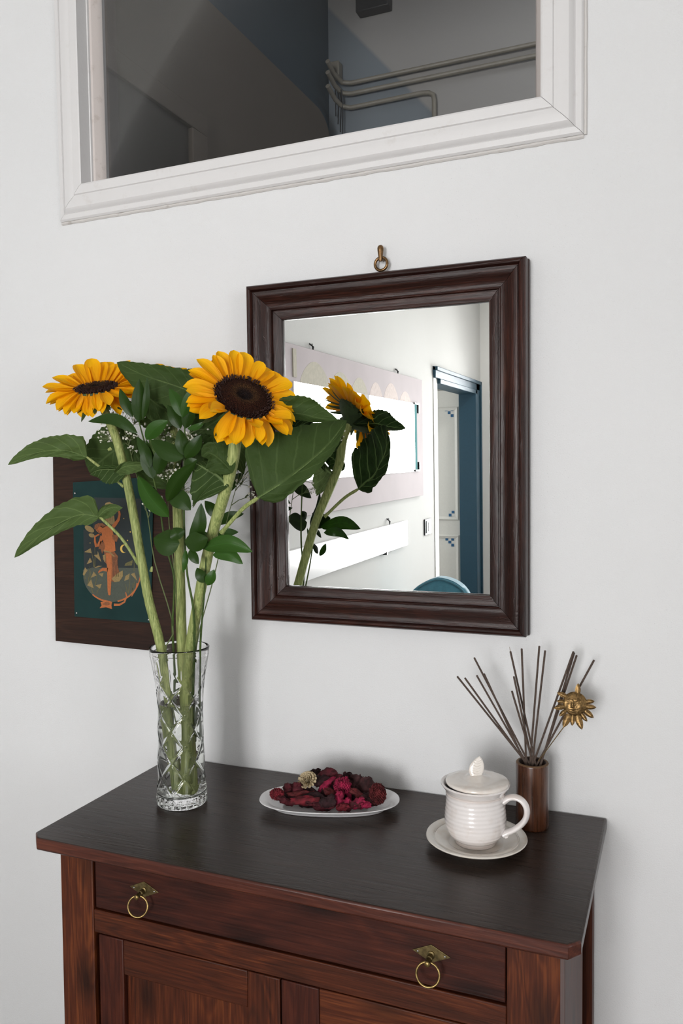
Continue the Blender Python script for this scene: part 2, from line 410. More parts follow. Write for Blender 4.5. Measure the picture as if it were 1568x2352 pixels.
M['gyp_stem'] = simple('gypsophila_stem', (92, 104, 62), .7)
M['gyp'] = simple('gypsophila_blossom', (228, 226, 214), .8)
M['teal'] = simple('teal_velvet', (66, 124, 142), .85, var=.12, scale=40, Sheen_Weight=.4)
M['blue'] = simple('blue_door_paint', (32, 70, 88), .5, var=.05)
M['leafdoor'] = simple('white_door_paint', (222, 222, 216), .45, var=.02)
M['tile_blue'] = simple('blue_square_paint', (40, 96, 140), .5)
M['pinkboard'] = simple('panel_pinkish_grey', (184, 175, 177), .8, var=.06, scale=3); M['pinkboard'].node_tree.nodes['Principled BSDF'].inputs['Specular IOR Level'].default_value = .25
M['hill1'] = simple('panel_beige', (178, 172, 156), .8); M['hill2'] = simple('panel_blush', (200, 186, 180), .8)
M['whiteboard'] = simple('white_gloss_panel', (246, 246, 246), .12, var=.01)
M['black'] = simple('black_plastic', (26, 26, 28), .4)
M['white_plastic'] = simple('white_plastic', (236, 236, 236), .3)
M['leg'] = simple('dark_leg', (40, 28, 22), .4)

# ------------------------------------------------------------------ swept frames with mitred corners
def frame(name, parent, cs, n, prof, mats, labels=None, bevel=0):
    """four members round the corner points cs (BL, BR, TR, TL); prof = closed outline of (inset, proud)"""
    n = Vector(n); cs = [Vector(c) for c in cs]; k = len(cs); inn = []
    for i in range(k):
        e = (cs[(i+1) % k]-cs[i]).normalized(); inn.append(n.cross(e))      # inward normal of edge i
    mit = []
    for i in range(k):
        a, b = inn[i-1], inn[i]; s = a+b; mit.append(s*(1/(1+a.dot(b))))
    out = []
    for i in range(k):
        A, B = cs[i], cs[(i+1) % k]; mb = MB()
        g = 0.0004*(B-A).normalized()
        r0 = [A+mit[i]*wd+n*d+g for wd, d in prof]; r1 = [B+mit[(i+1) % k]*wd+n*d-g for wd, d in prof]
        mb.grid([r0, r1], cv=True); m = len(prof)
        mb.add(r0, [tuple(range(m))]); mb.add(r1, [tuple(range(m))[::-1]])
        out.append(mb.build(name, mats[i % 2], parent, bevel, angle=25))
    return out

# ------------------------------------------------------------------ the room
XL, XR, YO, ZC = -0.95, 2.6, -5.85, 3.2
# opening of the interior window, corners measured on the wall plane
wl0, wr0 = at_y(193, 425, -.01), at_y(1243, 227, -.01)
wl1, wr1 = at_y(180.5, 0, -.01), at_y(1243, 0, -.01)
ZT = 2.92
def upto(a, b, z): return a+(b-a)*((z-a.z)/(b.z-a.z))
OP = [Vector((p.x, 0, p.z)) for p in (wl0, wr0, upto(wr0, wr1, ZT), upto(wl0, wl1, ZT))]
hx0, hx1 = min(OP[0].x, OP[3].x)-.02, max(OP[1].x, OP[2].x)+.02; hz0, hz1 = min(OP[0].z, OP[1].z)-.02, ZT+.02
def wall(name, boxes, mat):
    mb = MB()
    for b in boxes: mb.box(*b)
    return tag(mb.build(name, mat, fix=False), kind='structure')
wall('wall_back', [(XL, hx0, 0, .07, 0, 3.5), (hx1, XR, 0, .07, 0, 3.5), (hx0, hx1, 0, .07, 0, hz0), (hx0, hx1, 0, .07, hz1, 3.5)], M['wall'])
D0, D1, DZ = -5.60, -4.40, 2.05       # doorway in the left wall
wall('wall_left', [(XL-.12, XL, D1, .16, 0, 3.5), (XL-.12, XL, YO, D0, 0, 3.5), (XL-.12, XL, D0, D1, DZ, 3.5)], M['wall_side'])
RW = (-2.75, -1.65, 1.0, 2.3)          # window in the right wall
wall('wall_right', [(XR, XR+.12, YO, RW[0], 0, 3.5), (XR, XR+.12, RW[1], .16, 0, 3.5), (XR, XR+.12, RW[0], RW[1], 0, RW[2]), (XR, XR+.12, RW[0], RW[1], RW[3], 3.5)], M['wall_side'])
OW = (-.65, 1.05, .4, 2.4)             # window in the wall behind the camera
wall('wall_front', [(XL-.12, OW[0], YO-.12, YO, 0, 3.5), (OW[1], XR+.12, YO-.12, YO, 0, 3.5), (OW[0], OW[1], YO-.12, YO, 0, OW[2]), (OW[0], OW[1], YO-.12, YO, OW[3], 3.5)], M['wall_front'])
wall('floor', [(XL-2.2, XR+.12, YO-.12, .02, -.1, 0)], M['floor'])
wall('ceiling', [(XL, XR, YO, 0, ZC, ZC+.1)], M['ceiling'])
wall('baseboard_back', [(XL, XR, -.015, 0, 0, .09)], M['trim'])
# room beyond the blue door
wall('wall_side_room', [(-3.1, -3.0, YO-.12, -3.4, 0, 2.7), (-3.1, XL-.12, -3.4, -3.3, 0, 2.7), (-3.1, XL-.12, YO-.22, YO-.12, 0, 2.7)], M['wall_side'])
wall('ceiling_side_room', [(-3.1, XL-.12, YO-.22, -3.3, 2.7, 2.8)], M['ceiling'])
# the dark hall behind the interior window
HX, HY = -.58, 1.6
lw = MB()
prof = [(.07, 0), (1.49, 0)] + [(1.49-.12*(1-cos(a)), 2.72+.085*sin(a)) for a in [i*pi/2/8 for i in range(9)]] + [(.07, 2.785)]
lw.poly([(HX, y, z) for y, z in prof], (-1, 0, 0), .05)
tag(lw.build('wall_hall_left', M['hall_wall']), kind='structure')
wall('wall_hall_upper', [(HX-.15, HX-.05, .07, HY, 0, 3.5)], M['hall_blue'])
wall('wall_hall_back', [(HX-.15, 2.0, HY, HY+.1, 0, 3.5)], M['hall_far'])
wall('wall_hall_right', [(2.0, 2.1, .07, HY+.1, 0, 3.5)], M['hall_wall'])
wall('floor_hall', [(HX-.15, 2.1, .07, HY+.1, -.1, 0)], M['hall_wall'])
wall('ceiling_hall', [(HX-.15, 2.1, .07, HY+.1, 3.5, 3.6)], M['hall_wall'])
# hall door on the left wall of the hall
hd = thing('door_1', (HX, .3, 0), kind='structure')
MB().box(HX-.005, HX+.006, .10, .505, .02, 2.40).build('door_leaf', M['hall_door'], hd)
mb = MB(); mb.box(HX, HX+.018, .51, .585, 0, 2.40); mb.box(HX, HX+.018, .10, .585, 2.40, 2.455); mb.build('door_casing', M['hall_wall'], hd, .003)

# interior window
win = thing('window_1', (0, 0, 2.07), kind='structure')
TW = .066
def outset(cs, dd):
    n = Vector((0, -1, 0)); k = 4; inn = []
    for i in range(k):
        e = (cs[(i+1) % k]-cs[i]).normalized(); inn.append(n.cross(e))
    return [cs[i]-(inn[i-1]+inn[i])*(dd/(1+inn[i-1].dot(inn[i]))) for i in range(k)]
OUT = outset(OP, TW)
tp = [(0, 0), (0, .006), (.003, .010), (.012, .011), (.0135, .009), (.016, .013), (.022, .0175), (.032, .019), (.042, .0175), (.0455, .0165), (.047, .0195), (.063, .0205), (.066, .019), (.066, 0)]
frame('casing', win, OUT, (0, -1, 0), tp, (M['trim'], M['trim']))
frame('jamb', win, [p+Vector((0, .07, 0)) for p in outset(OP, .02)], (0, -1, 0), [(0, 0), (0, .07), (.02, .07), (.02, .058), (.022, .057), (.022, 0)], (M['trim'], M['trim']))
frame('putty_bead', win, [p+Vector((0, .042, 0)) for p in OP], (0, -1, 0), [(.001, 0), (.001, .024), (.006, .022), (.013, .012), (.017, .002), (.017, 0)], (M['putty'], M['putty']))
# ragged caulk line under the casing
cb = MB(); N = 70; pa = []; ra = []
for i in range(N+1):
    f = i/N; p = OUT[0].lerp(OUT[1], f); q = noise.noise(Vector((f*31, 3, 1)))
    pa.append(p+Vector((0, -.001, -.002+.0015*q))); ra.append(.0036+.0016*noise.noise(Vector((f*60, 0, 8))))
cb.tube(pa, ra, 7); pa = []; ra = []
for i in range(31):
    f = i/30; p = OUT[1].lerp(OUT[2], f); q = noise.noise(Vector((f*31, 9, 1)))
    pa.append(p+Vector((.002+.001*q, -.001, 0))); ra.append(.0034+.001*noise.noise(Vector((f*50, 0, 2))))
cb.tube(pa, ra, 7); cb.build('caulk', M['caulk'], win)
inner = outset(OP, -.004)
MB().poly([p+Vector((0, .046, 0)) for p in inner], (0, -1, 0), .003).build('pane', M['pane'], win)

# daylight windows (rear and right wall)
def daywindow(name, c0, c1, z0, z1, ax, wallpos, sgn):
    t = thing(name, (c0 if ax == 'x' else wallpos, wallpos if ax == 'x' else c0, z0), kind='structure')
    def bx(mb, a0, a1, d0, d1, zz0, zz1):
        d0, d1 = sorted((wallpos+sgn*d0, wallpos+sgn*d1))
        mb.box(a0, a1, d0, d1, zz0, zz1) if ax == 'x' else mb.box(d0, d1, a0, a1, zz0, zz1)
    mb = MB(); bx(mb, c0-.06, c1+.06, -.02, 0, z0-.06, z0); bx(mb, c0-.06, c1+.06, -.02, 0, z1, z1+.06); bx(mb, c0-.06, c0, -.02, 0, z0, z1); bx(mb, c1, c1+.06, -.02, 0, z0, z1)
    mb.build('casing', M['trim'], t, .003)
    mb = MB(); cm = (c0+c1)/2
    bx(mb, c0, c0+.05, .03, .07, z0, z1); bx(mb, c1-.05, c1, .03, .07, z0, z1); bx(mb, cm-.04, cm+.04, .03, .07, z0, z1)
    bx(mb, c0, c1, .03, .07, z0, z0+.06); bx(mb, c0, c1, .03, .07, z1-.05, z1)
    mb.build('sash', M['trim'], t, .003)
    mb = MB(); bx(mb, c0+.01, c1-.01, .048, .052, z0+.01, z1-.01); mb.build('pane', M['clear'], t)
    return t
daywindow('window_2', OW[0], OW[1], OW[2], OW[3], 'x', YO, -1)
daywindow('window_3', RW[0], RW[1], RW[2], RW[3], 'y', XR, 1)

# blue door frame and white leaf in the left wall
d2 = thing('door_2', (XL, -5, 0), kind='structure')
mb = MB(); mb.box(XL, XL+.022, D0-.155, D0, 0, DZ+.08); mb.box(XL-.12, XL+.03, D0-.02, D0+.06, 0, DZ); mb.box(XL, XL+.036, D0-.155, D0-.12, 0, DZ+.08); mb.build('jamb', M['blue'], d2, .004)
mb = MB(); mb.box(XL, XL+.006, D1, D1+.10, 0, DZ+.08); mb.build('jamb', M['leafdoor'], d2, .003)
mb = MB(); mb.box(XL, XL+.022, D0-.155, D1+.10, DZ, DZ+.08); mb.box(XL-.12, XL+.03, D0, D1, DZ-.035, DZ); mb.box(XL, XL+.036, D0-.155, D1+.10, DZ+.052, DZ+.08); mb.build('head', M['blue'], d2, .004)
lf = MB(); lf.box(-1.80, -1.03, -5.64, -5.60, .02, 2.06); dl = lf.build('door_leaf', M['leafdoor'], d2, .003)
for z0, z1 in ((.935, 1.915), (.10, .805)):
    pz = [Vector((-1.72, -5.60, z0)), Vector((-1.09, -5.60, z0)), Vector((-1.09, -5.60, z1)), Vector((-1.72, -5.60, z1))]
    pz = [pz[1], pz[0], pz[3], pz[2]]
    frame('moulding', dl, pz, (0, 1, 0), [(0, 0), (0, .006), (.008, .011), (.02, .007), (.03, .003), (.03, 0)], (M['leafdoor'], M['leafdoor']))
def squares(x0, z0, cells):
    mb = MB()
    for i, j in cells: mb.box(x0+i*.026, x0+i*.026+.024, -5.600, -5.597, z0-j*.026-.024, z0-j*.026)
    mb.build('painted_square', M['tile_blue'], dl)
squares(-1.207, 1.905, [(0, 0), (2, 0), (1, 1), (2, 2)])
squares(-1.207, 1.017, [(2, 0), (1, 1), (0, 2), (2, 2)])
squares(-1.213, .780, [(0, 0), (2, 0), (1, 1), (2, 2)])

# ------------------------------------------------------------------ pipes in the hall
yp = HY-.02
def pipe(name, pts, label, r=.011):
    mb = MB(); mb.tube(pts, r, 10); o = mb.build(name, M['pipe'], org=pts[0]); return tag(o, label, 'pipe', 'pipes along the hall wall')
pipe('pipe', [(-.575, yp-.12, 3.005), (-.575, yp-.06, 2.985), (-.562, yp-.012, 2.972), (-.53, yp, 2.968), (1.9, yp, 2.985)], 'topmost pale pipe running along the dark hall wall behind the glass', .009)
pipe('pipe', [(-.575, yp-.12, 2.965), (-.575, yp-.05, 2.945), (-.562, yp-.012, 2.932), (-.53, yp, 2.928), (1.9, yp, 2.944)], 'middle pale pipe of the three on the dark hall wall behind the glass', .009)
pipe('pipe', [(-.575, yp-.12, 2.915), (-.575, yp-.05, 2.895), (-.562, yp-.012, 2.882), (-.53, yp, 2.876), (-.25, yp, 2.880), (-.222, yp, 2.876), (-.206, yp, 2.866), (-.202, yp, 2.845), (-.202, yp, .2)], 'lowest pale pipe behind the glass, bent down at a right angle', .009)
bp = at_y(771, 162, HY-.03)
tag(MB().box(bp.x-.018, bp.x+.018, HY-.045, HY-.005, bp.z-.028, bp.z+.03).build('junction_box', M['pipe'], org=bp, bevel=.004), 'small grey junction box above the pipe bends in the hall', 'box')
cbm = MB()
for k in range(4):
    a = at_y(768+k*5, 188+6*k, HY-.05); cbm.tube([a, a+Vector((.006*sin(k), .01, -.05)), a+Vector((-.004, .02, -.12-.02*k))], .0022, 6)
tag(cbm.build('cable', M['black'], org=at_y(772, 190, HY-.05)), 'thin black cable hanging between the pipe bends in the hall', 'cable')
vp = at_y(862, 0, HY-.02)
v = tag(MB().box(vp.x-.07, vp.x+.06, HY-.05, HY, vp.z-.045, vp.z+.12).build('air_vent', M['darkbox'], org=vp, bevel=.004), 'dark vent high on the hall wall behind the glass', 'vent')

# ------------------------------------------------------------------ dresser
dr = thing('dresser', (.108, -.2, 0), 'reddish brown wooden dresser with dark stained top and brass ring pulls, against the white wall', 'dresser')
X0, X1, DD, TT = -.3167, .5333, .4034, .020
TZ = .9
ch = .011
topm = MB()
ol = [(X0, -.002), (X0, -DD+.018), (X0+.018, -DD), (X1-.014, -DD), (X1, -DD+.016), (X1, -.002)]
topm.poly([(x, y, TZ-TT) for x, y in ol], (0, 0, 1), TT)
tb = topm.build('top_board', [M['top'], M['top_edge']], dr, .0035)
for p in tb.data.polygons: p.material_index = 1 if p.normal.y < -.3 else 0
tb.modifiers['bevel'].segments = 3; tb.modifiers['bevel'].material = -1
B0, B1, BY = -.268, .508, -.385
BZ = TZ-TT-.0008
def bx(name, x0, x1, y0, y1, z0, z1, mat, par=dr, bev=.0015, label=None):
    o = MB().box(x0, x1, y0, y1, z0, z1).build(name, mat, par, bev)
    if label: o['label'] = label
    return o
bx('post', B0, -.2052, BY, BY+.045, 0, BZ, M['dres_z'])
bx('post', .4418, B1, BY, BY+.045, 0, BZ, M['dres_z'])
bx('post', B0-.006, B0+.05, -.045, -.012, 0, BZ, M['dres_z'])
bx('post', B1-.045, B1+.0065, -.040, -.010, 0, BZ, M['dres_z'])
bx('side_stile', B1-.024, B1, BY+.0455, -.125, .06, BZ, M['dres_z'], label='greyish polished side stile')
bx('side_panel', B1-.030, B1-.014, -.1245, -.0405, .06, BZ, M['draw_z'])
bx('side_panel', B0+.004, B0+.020, BY+.0455, -.0455, .06, BZ, M['draw_z'])
bx('back_panel', B0+.052, B1-.047, -.034, -.014, .06, BZ, M['draw_z'])
bx('rail', -.2048, .4414, BY+.0005, BY+.035, .757, .7935, M['dres_x'])
bx('rail', -.2048, .4414, BY, BY+.035, .04, .085, M['dres_x'])
dwr = bx('drawer', -.2015, .4402, BY+.0015, BY+.025, .7965, BZ-.001, M['draw_x'])
bx('drawer_box', -.195, .434, BY+.026, -.06, .800, .872, M['draw_y'], dwr)
def pull(px, py, yaw):
    c = at_y(px, py, BY); y = BY+.0015; n = Vector((0, -1, 0))
    a, b = .0262, .0122
    e = MB().poly([(c.x-a, y, c.z), (c.x, y, c.z-b), (c.x+a, y, c.z), (c.x, y, c.z+b)], n, .0014).build('pull_plate', M['brass_dark'], dwr, .0004)
    for sx in (-.7, .7): MB().blob((c.x+sx*a, y-.0016, c.z), .0013, .0008, .0013, 8, 6).build('pin', M['steel'], dwr)
    kn = MB(); prof = [(0, 0), (.0052, 0), (.0052, .002), (.0036, .003), (.0036, .007), (.0044, .008), (.0044, .010), (.0034, .011), (.0034, .017), (.0030, .019), (0, .0195)]
    rows = [[Vector((c.x+r*cos(2*pi*k/14), y-.0012-d, c.z-.001+r*sin(2*pi*k/14)-d*.1)) for k in range(14)] for r, d in [(max(r, 1e-5), d) for r, d in prof]]
    kn.grid(rows, cv=True).build('knob', M['brass_dark'], dwr)
    MB().blob((c.x, y-.0205, c.z-.0032), .0040, .0022, .0040, 14, 8).build('knob_tip', M['brass'], dwr)
    ax = Vector((sin(yaw), -cos(yaw), .22)).normalized(); R = .0152
    upv = (Vector((0, 0, 1))-ax*ax.z).normalized()
    top = Vector((c.x, y-.0155, c.z-.004))
    rg = MB(); rg.torus(top-upv*(R-.001), R, .0016, ax, upv, 40, 10); rg.build('ring', M['brass'], dwr)
pull(330.5, 2043, radians(16)); pull(990, 2191, radians(6))
def door(x0, x1, left):
    zt, zb, y = .7545, .088, BY+.0015
    d = thing_part = None
    sl = bx('door', x0+.046, x1-.046 if not left else x1-.052, y+.009, y+.020, zb+.03, zt-.05, M['dres_z'])
    ws, we = (.046, .052) if left else (.0585, .046)
    bx('stile', x0, x0+ws, y, y+.022, zb, zt, M['draw_z'], sl)
    bx('stile', x1-we, x1, y, y+.022, zb, zt, M['dres_z'], sl)
    bx('rail', x0+ws+.0004, x1-we-.0004, y+.0006, y+.022, zt-.055, zt, M['dres_x'], sl)
    bx('rail', x0+ws+.0004, x1-we-.0004, y+.0006, y+.022, zb, zb+.06, M['dres_x'], sl)
door(-.1972, .1190, True); door(.1215, .4408, False)

# ------------------------------------------------------------------ mirror
MT = .043
mc = [at_y(573.5, 1424.5, -MT), at_y(1209.6, 1469.6, -MT), at_y(1206, 584, -MT), at_y(561, 655, -MT)]
mx0, mx1, mz0, mz1 = (mc[0].x+mc[3].x)/2, (mc[1].x+mc[2].x)/2, (mc[0].z+mc[1].z)/2, (mc[2].z+mc[3].z)/2
mi = thing('mirror', (.15, 0, mz0), 'dark brown moulded wood wall mirror hanging from a brass ring beside the sunflowers', 'mirror')
LEAN = .0057
def lean(z): return -.001-LEAN*(z-mz0)
cs = [Vector((x, lean(z), z)) for x, z in ((mx0, mz0), (mx1, mz0), (mx1, mz1), (mx0, mz1))]
nm = Vector((0, -1, -LEAN)).normalized()
fp = [(0, 0), (0, .010), (.0012, .012), (.0012, .0335), (.0022, .037), (.0045, .0405), (.0075, .0418), (.0105, .0405), (.0125, .037), (.0132, .0332), (.0140, .0330), (.0148, .0352), (.018, .0352),
      (.022, .0340), (.027, .0305), (.032, .0265), (.037, .0240), (.0415, .0232), (.0445, .0236), (.0455, .0252), (.047, .0255), (.0480, .0232), (.0484, .0206), (.0492, .0206), (.0498, .0222), (.052, .0222), (.060, .0196), (.0645, .0182), (.0652, .0165), (.0652, .0095), (.056, .0095), (.056, 0)]
frame('frame_rail', mi, cs, nm, fp, (M['mir_x'], M['mir_z']))
gn = Vector((.003, -1, -.013)).normalized()
gc = Vector(((mx0+mx1)/2, 0, (mz0+mz1)/2)); gc.y = lean(gc.z)-.0075
def onp(x, z): return Vector((x, gc.y+((x-gc.x)*gn.x+(z-gc.z)*gn.z)/(-gn.y), z))
iw = .0585
ga, gb, gcz, gd = mx0+iw, mx1-iw, mz0+iw, mz1-iw
MB().poly([onp(ga, gcz), onp(gb, gcz), onp(gb, gd), onp(ga, gd)], gn, .0015).build('mirror_glass', M['mirror'], mi)
hk = at_y(875, 605, -.014)
MB().torus((hk.x, -.014, hk.z-.001), .0112, .0027, (0, -1, 0), (0, 0, 1), 36, 12).build('hanging_ring', M['bronze'], mi)
hb = at_y(875, 575, -.014)
wh = thing('wall_hook', (hb.x, 0, hb.z), 'small drop shaped bronze hook in the wall above the mirror', 'hook')
rows = []
for r, z in [(.0002, .0085), (.003, .0078), (.0048, .0058), (.0056, .0028), (.0054, -.001), (.0046, -.007), (.0038, -.013), (.0036, -.018), (.0030, -.020), (.0002, -.0205)]:
    rows.append([Vector((hb.x+r*cos(2*pi*k/16), -.0175+r*sin(2*pi*k/16), hb.z+z)) for k in range(16)])
MB().grid(rows, cv=True).build('drop', M['bronze'], wh)
MB().tube([(hb.x, -.0145, hb.z-.014), (hb.x, 0.004, hb.z-.014)], .0024, 10).build('shank', M['bronze'], wh)

# ------------------------------------------------------------------ picture on a dark board
pl, pb, pt_, pr = -.5985, 1.1190, 1.5225, -.2840
pc = thing('picture', (-.44, 0, pb), 'dark wooden board with green plate of an orange winged figure, behind the stems', 'picture')
pj = [at_y(120.5, 1045, -.018), at_y(127, 1472.5, -.018), at_y(411, 1501.5, -.018), at_y(409, 1022, -.018)]
MB().poly([(p.x, -.002, p.z) for p in (pj[1], pj[2], pj[3], pj[0])], (0, -1, 0), .016).build('backboard', M['board'], pc, .0015)
M['plate'] = simple('dark_green_metal', (26, 52, 51), .5, var=.12, scale=18, Specular_IOR_Level=.15)
pq = [at_y(*q, -.022) for q in ((171, 1416), (346, 1431), (352, 1095), (167, 1108))]
MB().poly([(p.x, -.0195, p.z) for p in pq], (0, -1, 0), .0025).build('printed_plate', M['plate'], pc, .0004)
M['ink_dark'] = simple('ink_night', (28, 38, 40), .5); M['ink_or'] = simple('ink_orange', (176, 98, 48), .6, var=.12, scale=260)
M['ink_or2'] = simple('ink_rust', (128, 76, 42), .6, var=.25, scale=420); M['ink_tan'] = simple('ink_tan', (140, 118, 74), .5, var=.2, scale=500)
M['ink_olive'] = simple('ink_olive', (96, 90, 50), .5, var=.2, scale=400); M['ink_pond'] = simple('ink_pond', (70, 76, 66), .5, var=.1, scale=300)
M['ink_moon'] = simple('ink_moon', (214, 176, 82), .5); M['ink_line'] = simple('ink_line', (84, 52, 34), .5)
inks = ['ink_dark', 'ink_pond', 'ink_olive', 'ink_tan', 'ink_or2', 'ink_or', 'ink_moon', 'ink_line']
pm = MB()
def ink(pts, m, lay):
    pts = [at_y(180+x/7.84, 1120+y/7.84, -.022) for x, y in pts]
    pm.poly([(p.x, -.02195, p.z) for p in pts], (0, -1, 0), .0001+.00007*lay, inks.index(m))
def ell(cx, cy, rx, ry, a0=0, a1=360, n=40, rot=0):
    o = []
    for i in range(n+(0 if a1-a0 >= 360 else 1)):
        a = radians(a0+(a1-a0)*i/n); x, y = rx*cos(a), ry*sin(a); r = radians(rot)
        o.append((cx+x*cos(r)-y*sin(r), cy+x*sin(r)+y*cos(r)))
    return o
def stroke(pts, w0, w1=None):
    w1 = w0 if w1 is None else w1; L = []; Rr = []; n = len(pts)
    for i, (x, y) in enumerate(pts):
        xa, ya = pts[max(0, i-1)]; xb, yb = pts[min(n-1, i+1)]; dx, dy = xb-xa, yb-ya; d = sqrt(dx*dx+dy*dy) or 1
        ww = w0+(w1-w0)*i/(n-1); L.append((x-dy/d*ww/2, y+dx/d*ww/2)); Rr.append((x+dy/d*ww/2, y-dx/d*ww/2))
    return L+Rr[::-1]
ink([(285, 175), (1130, 200), (1130, 1500), (100, 1500), (90, 760), (255, 740), (265, 300)], 'ink_dark', 0)
ink(ell(600, 1560, 515, 500, 8, 172)+[(85, 1480), (250, 1440), (730, 1445), (1110, 1450)], 'ink_pond', 1)
ink([(830, 1410), (850, 1360), (980, 1305), (965, 1400)], 'ink_olive', 2)
# reeds and arrow leaves left and right
for x, y, dx, dy in ((295, 1430, 0, -360), (280, 1430, -40, -260), (170, 1750, 40, -330), (230, 1760, -25, -330), (120, 1650, -10, -120), (300, 1780, 30, -220), (330, 1900, 60, -160), (260, 1900, -90, -300), (900, 1900, 30, -330), (940, 1930, 90, -300), (960, 1960, 20, -250), (880, 1890, -40, -160), (1000, 1500, 0, -190)):
    ink(stroke([(x, y), (x+dx*.5+6, y+dy*.5), (x+dx, y+dy)], 14, 5), 'ink_olive', 2)
for pts in ([(105, 1160), (220, 1090), (240, 1180)], [(280, 1215), (345, 1205), (350, 1145), (415, 1340)], [(150, 1380), (210, 1260), (250, 1340)], [(80, 1560), (120, 1435), (165, 1490), (100, 1590)], [(225, 1625), (275, 1510), (330, 1580)], [(360, 1550), (455, 1540), (430, 1610)], [(160, 1760), (230, 1650), (275, 1810)], [(310, 1760), (420, 1730), (390, 1820)], [(290, 1440), (360, 1405), (430, 1412), (300, 1450)], [(825, 1680), (850, 1590), (925, 1545), (905, 1650)], [(945, 1560), (1010, 1530), (1060, 1680)]):
    ink(pts, 'ink_tan', 3)
ink(ell(200, 745, 95, 48, rot=32), 'ink_tan', 3); ink(ell(240, 860, 55, 36, rot=20), 'ink_tan', 3)
ink([(465, 350), (490, 275), (560, 258), (640, 300), (665, 360), (640, 470), (660, 640), (600, 670), (520, 620), (475, 560)], 'ink_tan', 3)
for k in range(5): ink(stroke([(490+k*30, 620-k*5), (500+k*32, 480), (490+k*36, 320)], 6), 'ink_or2', 4)
# figure: gown, legs, torso, arms, hair
ink([(460, 1130), (640, 1140), (715, 1240), (700, 1390), (740, 1520), (800, 1530), (770, 1650), (720, 1690), (640, 1700), (590, 1680), (560, 1450), (480, 1340), (440, 1280), (470, 1200)], 'ink_or2', 5)
ink([(680, 1560), (800, 1490), (800, 1600), (740, 1690), (650, 1700), (600, 1640)], 'ink_tan', 6)
ink(stroke([(545, 1180), (560, 1400), (560, 1640), (557, 1850), (560, 1915)], 105, 42), 'ink_or', 7)
ink([(540, 1900), (583, 1900), (580, 1930), (560, 1940), (538, 1925)], 'ink_or', 8)
ink(stroke([(530, 1480), (440, 1470), (390, 1500), (362, 1530)], 70, 18), 'ink_or', 7)
ink([(420, 800), (440, 720), (520, 690), (600, 720), (650, 900), (660, 1000), (670, 1140), (560, 1170), (440, 1130), (460, 1000), (430, 900)], 'ink_or', 7)
ink([(600, 690), (640, 640), (700, 570), (725, 480), (712, 425), (750, 415), (765, 480), (745, 590), (680, 690), (640, 730)], 'ink_or', 7)
ink(stroke([(430, 870), (400, 960), (345, 1060)], 62, 40), 'ink_or', 8); ink(stroke([(325, 1070), (300, 970), (300, 880), (380, 840)], 38, 28), 'ink_or', 8)
ink([(300, 720), (340, 650), (420, 640), (490, 680), (480, 730), (400, 830), (350, 800), (320, 770)], 'ink_or', 8)
ink([(290, 740), (300, 670), (360, 640), (440, 640), (500, 690), (450, 720), (380, 700), (330, 760)], 'ink_or2', 9)
ink(stroke([(345, 760), (375, 800), (410, 815)], 9), 'ink_line', 9); ink(stroke([(400, 690), (440, 720), (480, 700)], 12), 'ink_line', 9)
ink([(400, 960), (470, 1000), (480, 1090), (430, 1190), (400, 1100), (365, 1110)], 'ink_or2', 8)
ink([(610, 850), (690, 850), (720, 900), (690, 980), (650, 960), (620, 920)], 'ink_or2', 8)
ink(stroke([(460, 1140), (560, 1160), (650, 1240)], 20), 'ink_tan', 8)
ink([(440, 1220), (490, 1200), (490, 1320), (470, 1340)], 'ink_tan', 8)
for k in range(4): ink(stroke([(620+k*25, 1250), (640+k*25, 1420), (630+k*30, 1600)], 7), 'ink_line', 6)
mo = ell(815, 1100, 62, 76, 60, 300, 24)+ell(838, 1100, 50, 64, 300, 60, 24); ink(mo, 'ink_moon', 3)
for x, y, r in ((818, 556, 9), (935, 797, 13), (885, 950, 11), (212, 997, 8)): ink(ell(x, y, r, r, n=10), 'ink_moon', 3)
# border scroll and shell at the foot
ink(stroke(ell(600, 1560, 512, 498, -6, 78, 30), 16, 30), 'ink_or', 3); ink(stroke(ell(600, 1560, 505, 495, 100, 133, 14), 34, 22), 'ink_or', 3)
ink(stroke([(850, 1880), (870, 1960), (830, 2060), (740, 2110), (640, 2110)], 16, 44), 'ink_or', 4); ink(stroke([(1060, 1720), (1040, 1820), (960, 1960)], 26, 12), 'ink_or', 4)
ink([(385, 2170), (420, 2120), (400, 2060), (470, 2050), (510, 2030), (560, 2040), (610, 2060), (595, 2120), (608, 2185), (500, 2155)], 'ink_or', 4)
ink([(430, 2100), (480, 2060), (540, 2055), (580, 2100), (510, 2125)], 'ink_or2', 5)
pm.build('printed_figure', [M[i] for i in inks], pc, fix=False)
for q in ((172, 1133), (176, 1408), (341, 1423.5), (346, 1108)):
    p = at_y(*q, -.0225); MB().blob((p.x, -.0225, p.z), .0022, .0016, .0022, 12, 8).build('screw', M['steel'], pc)

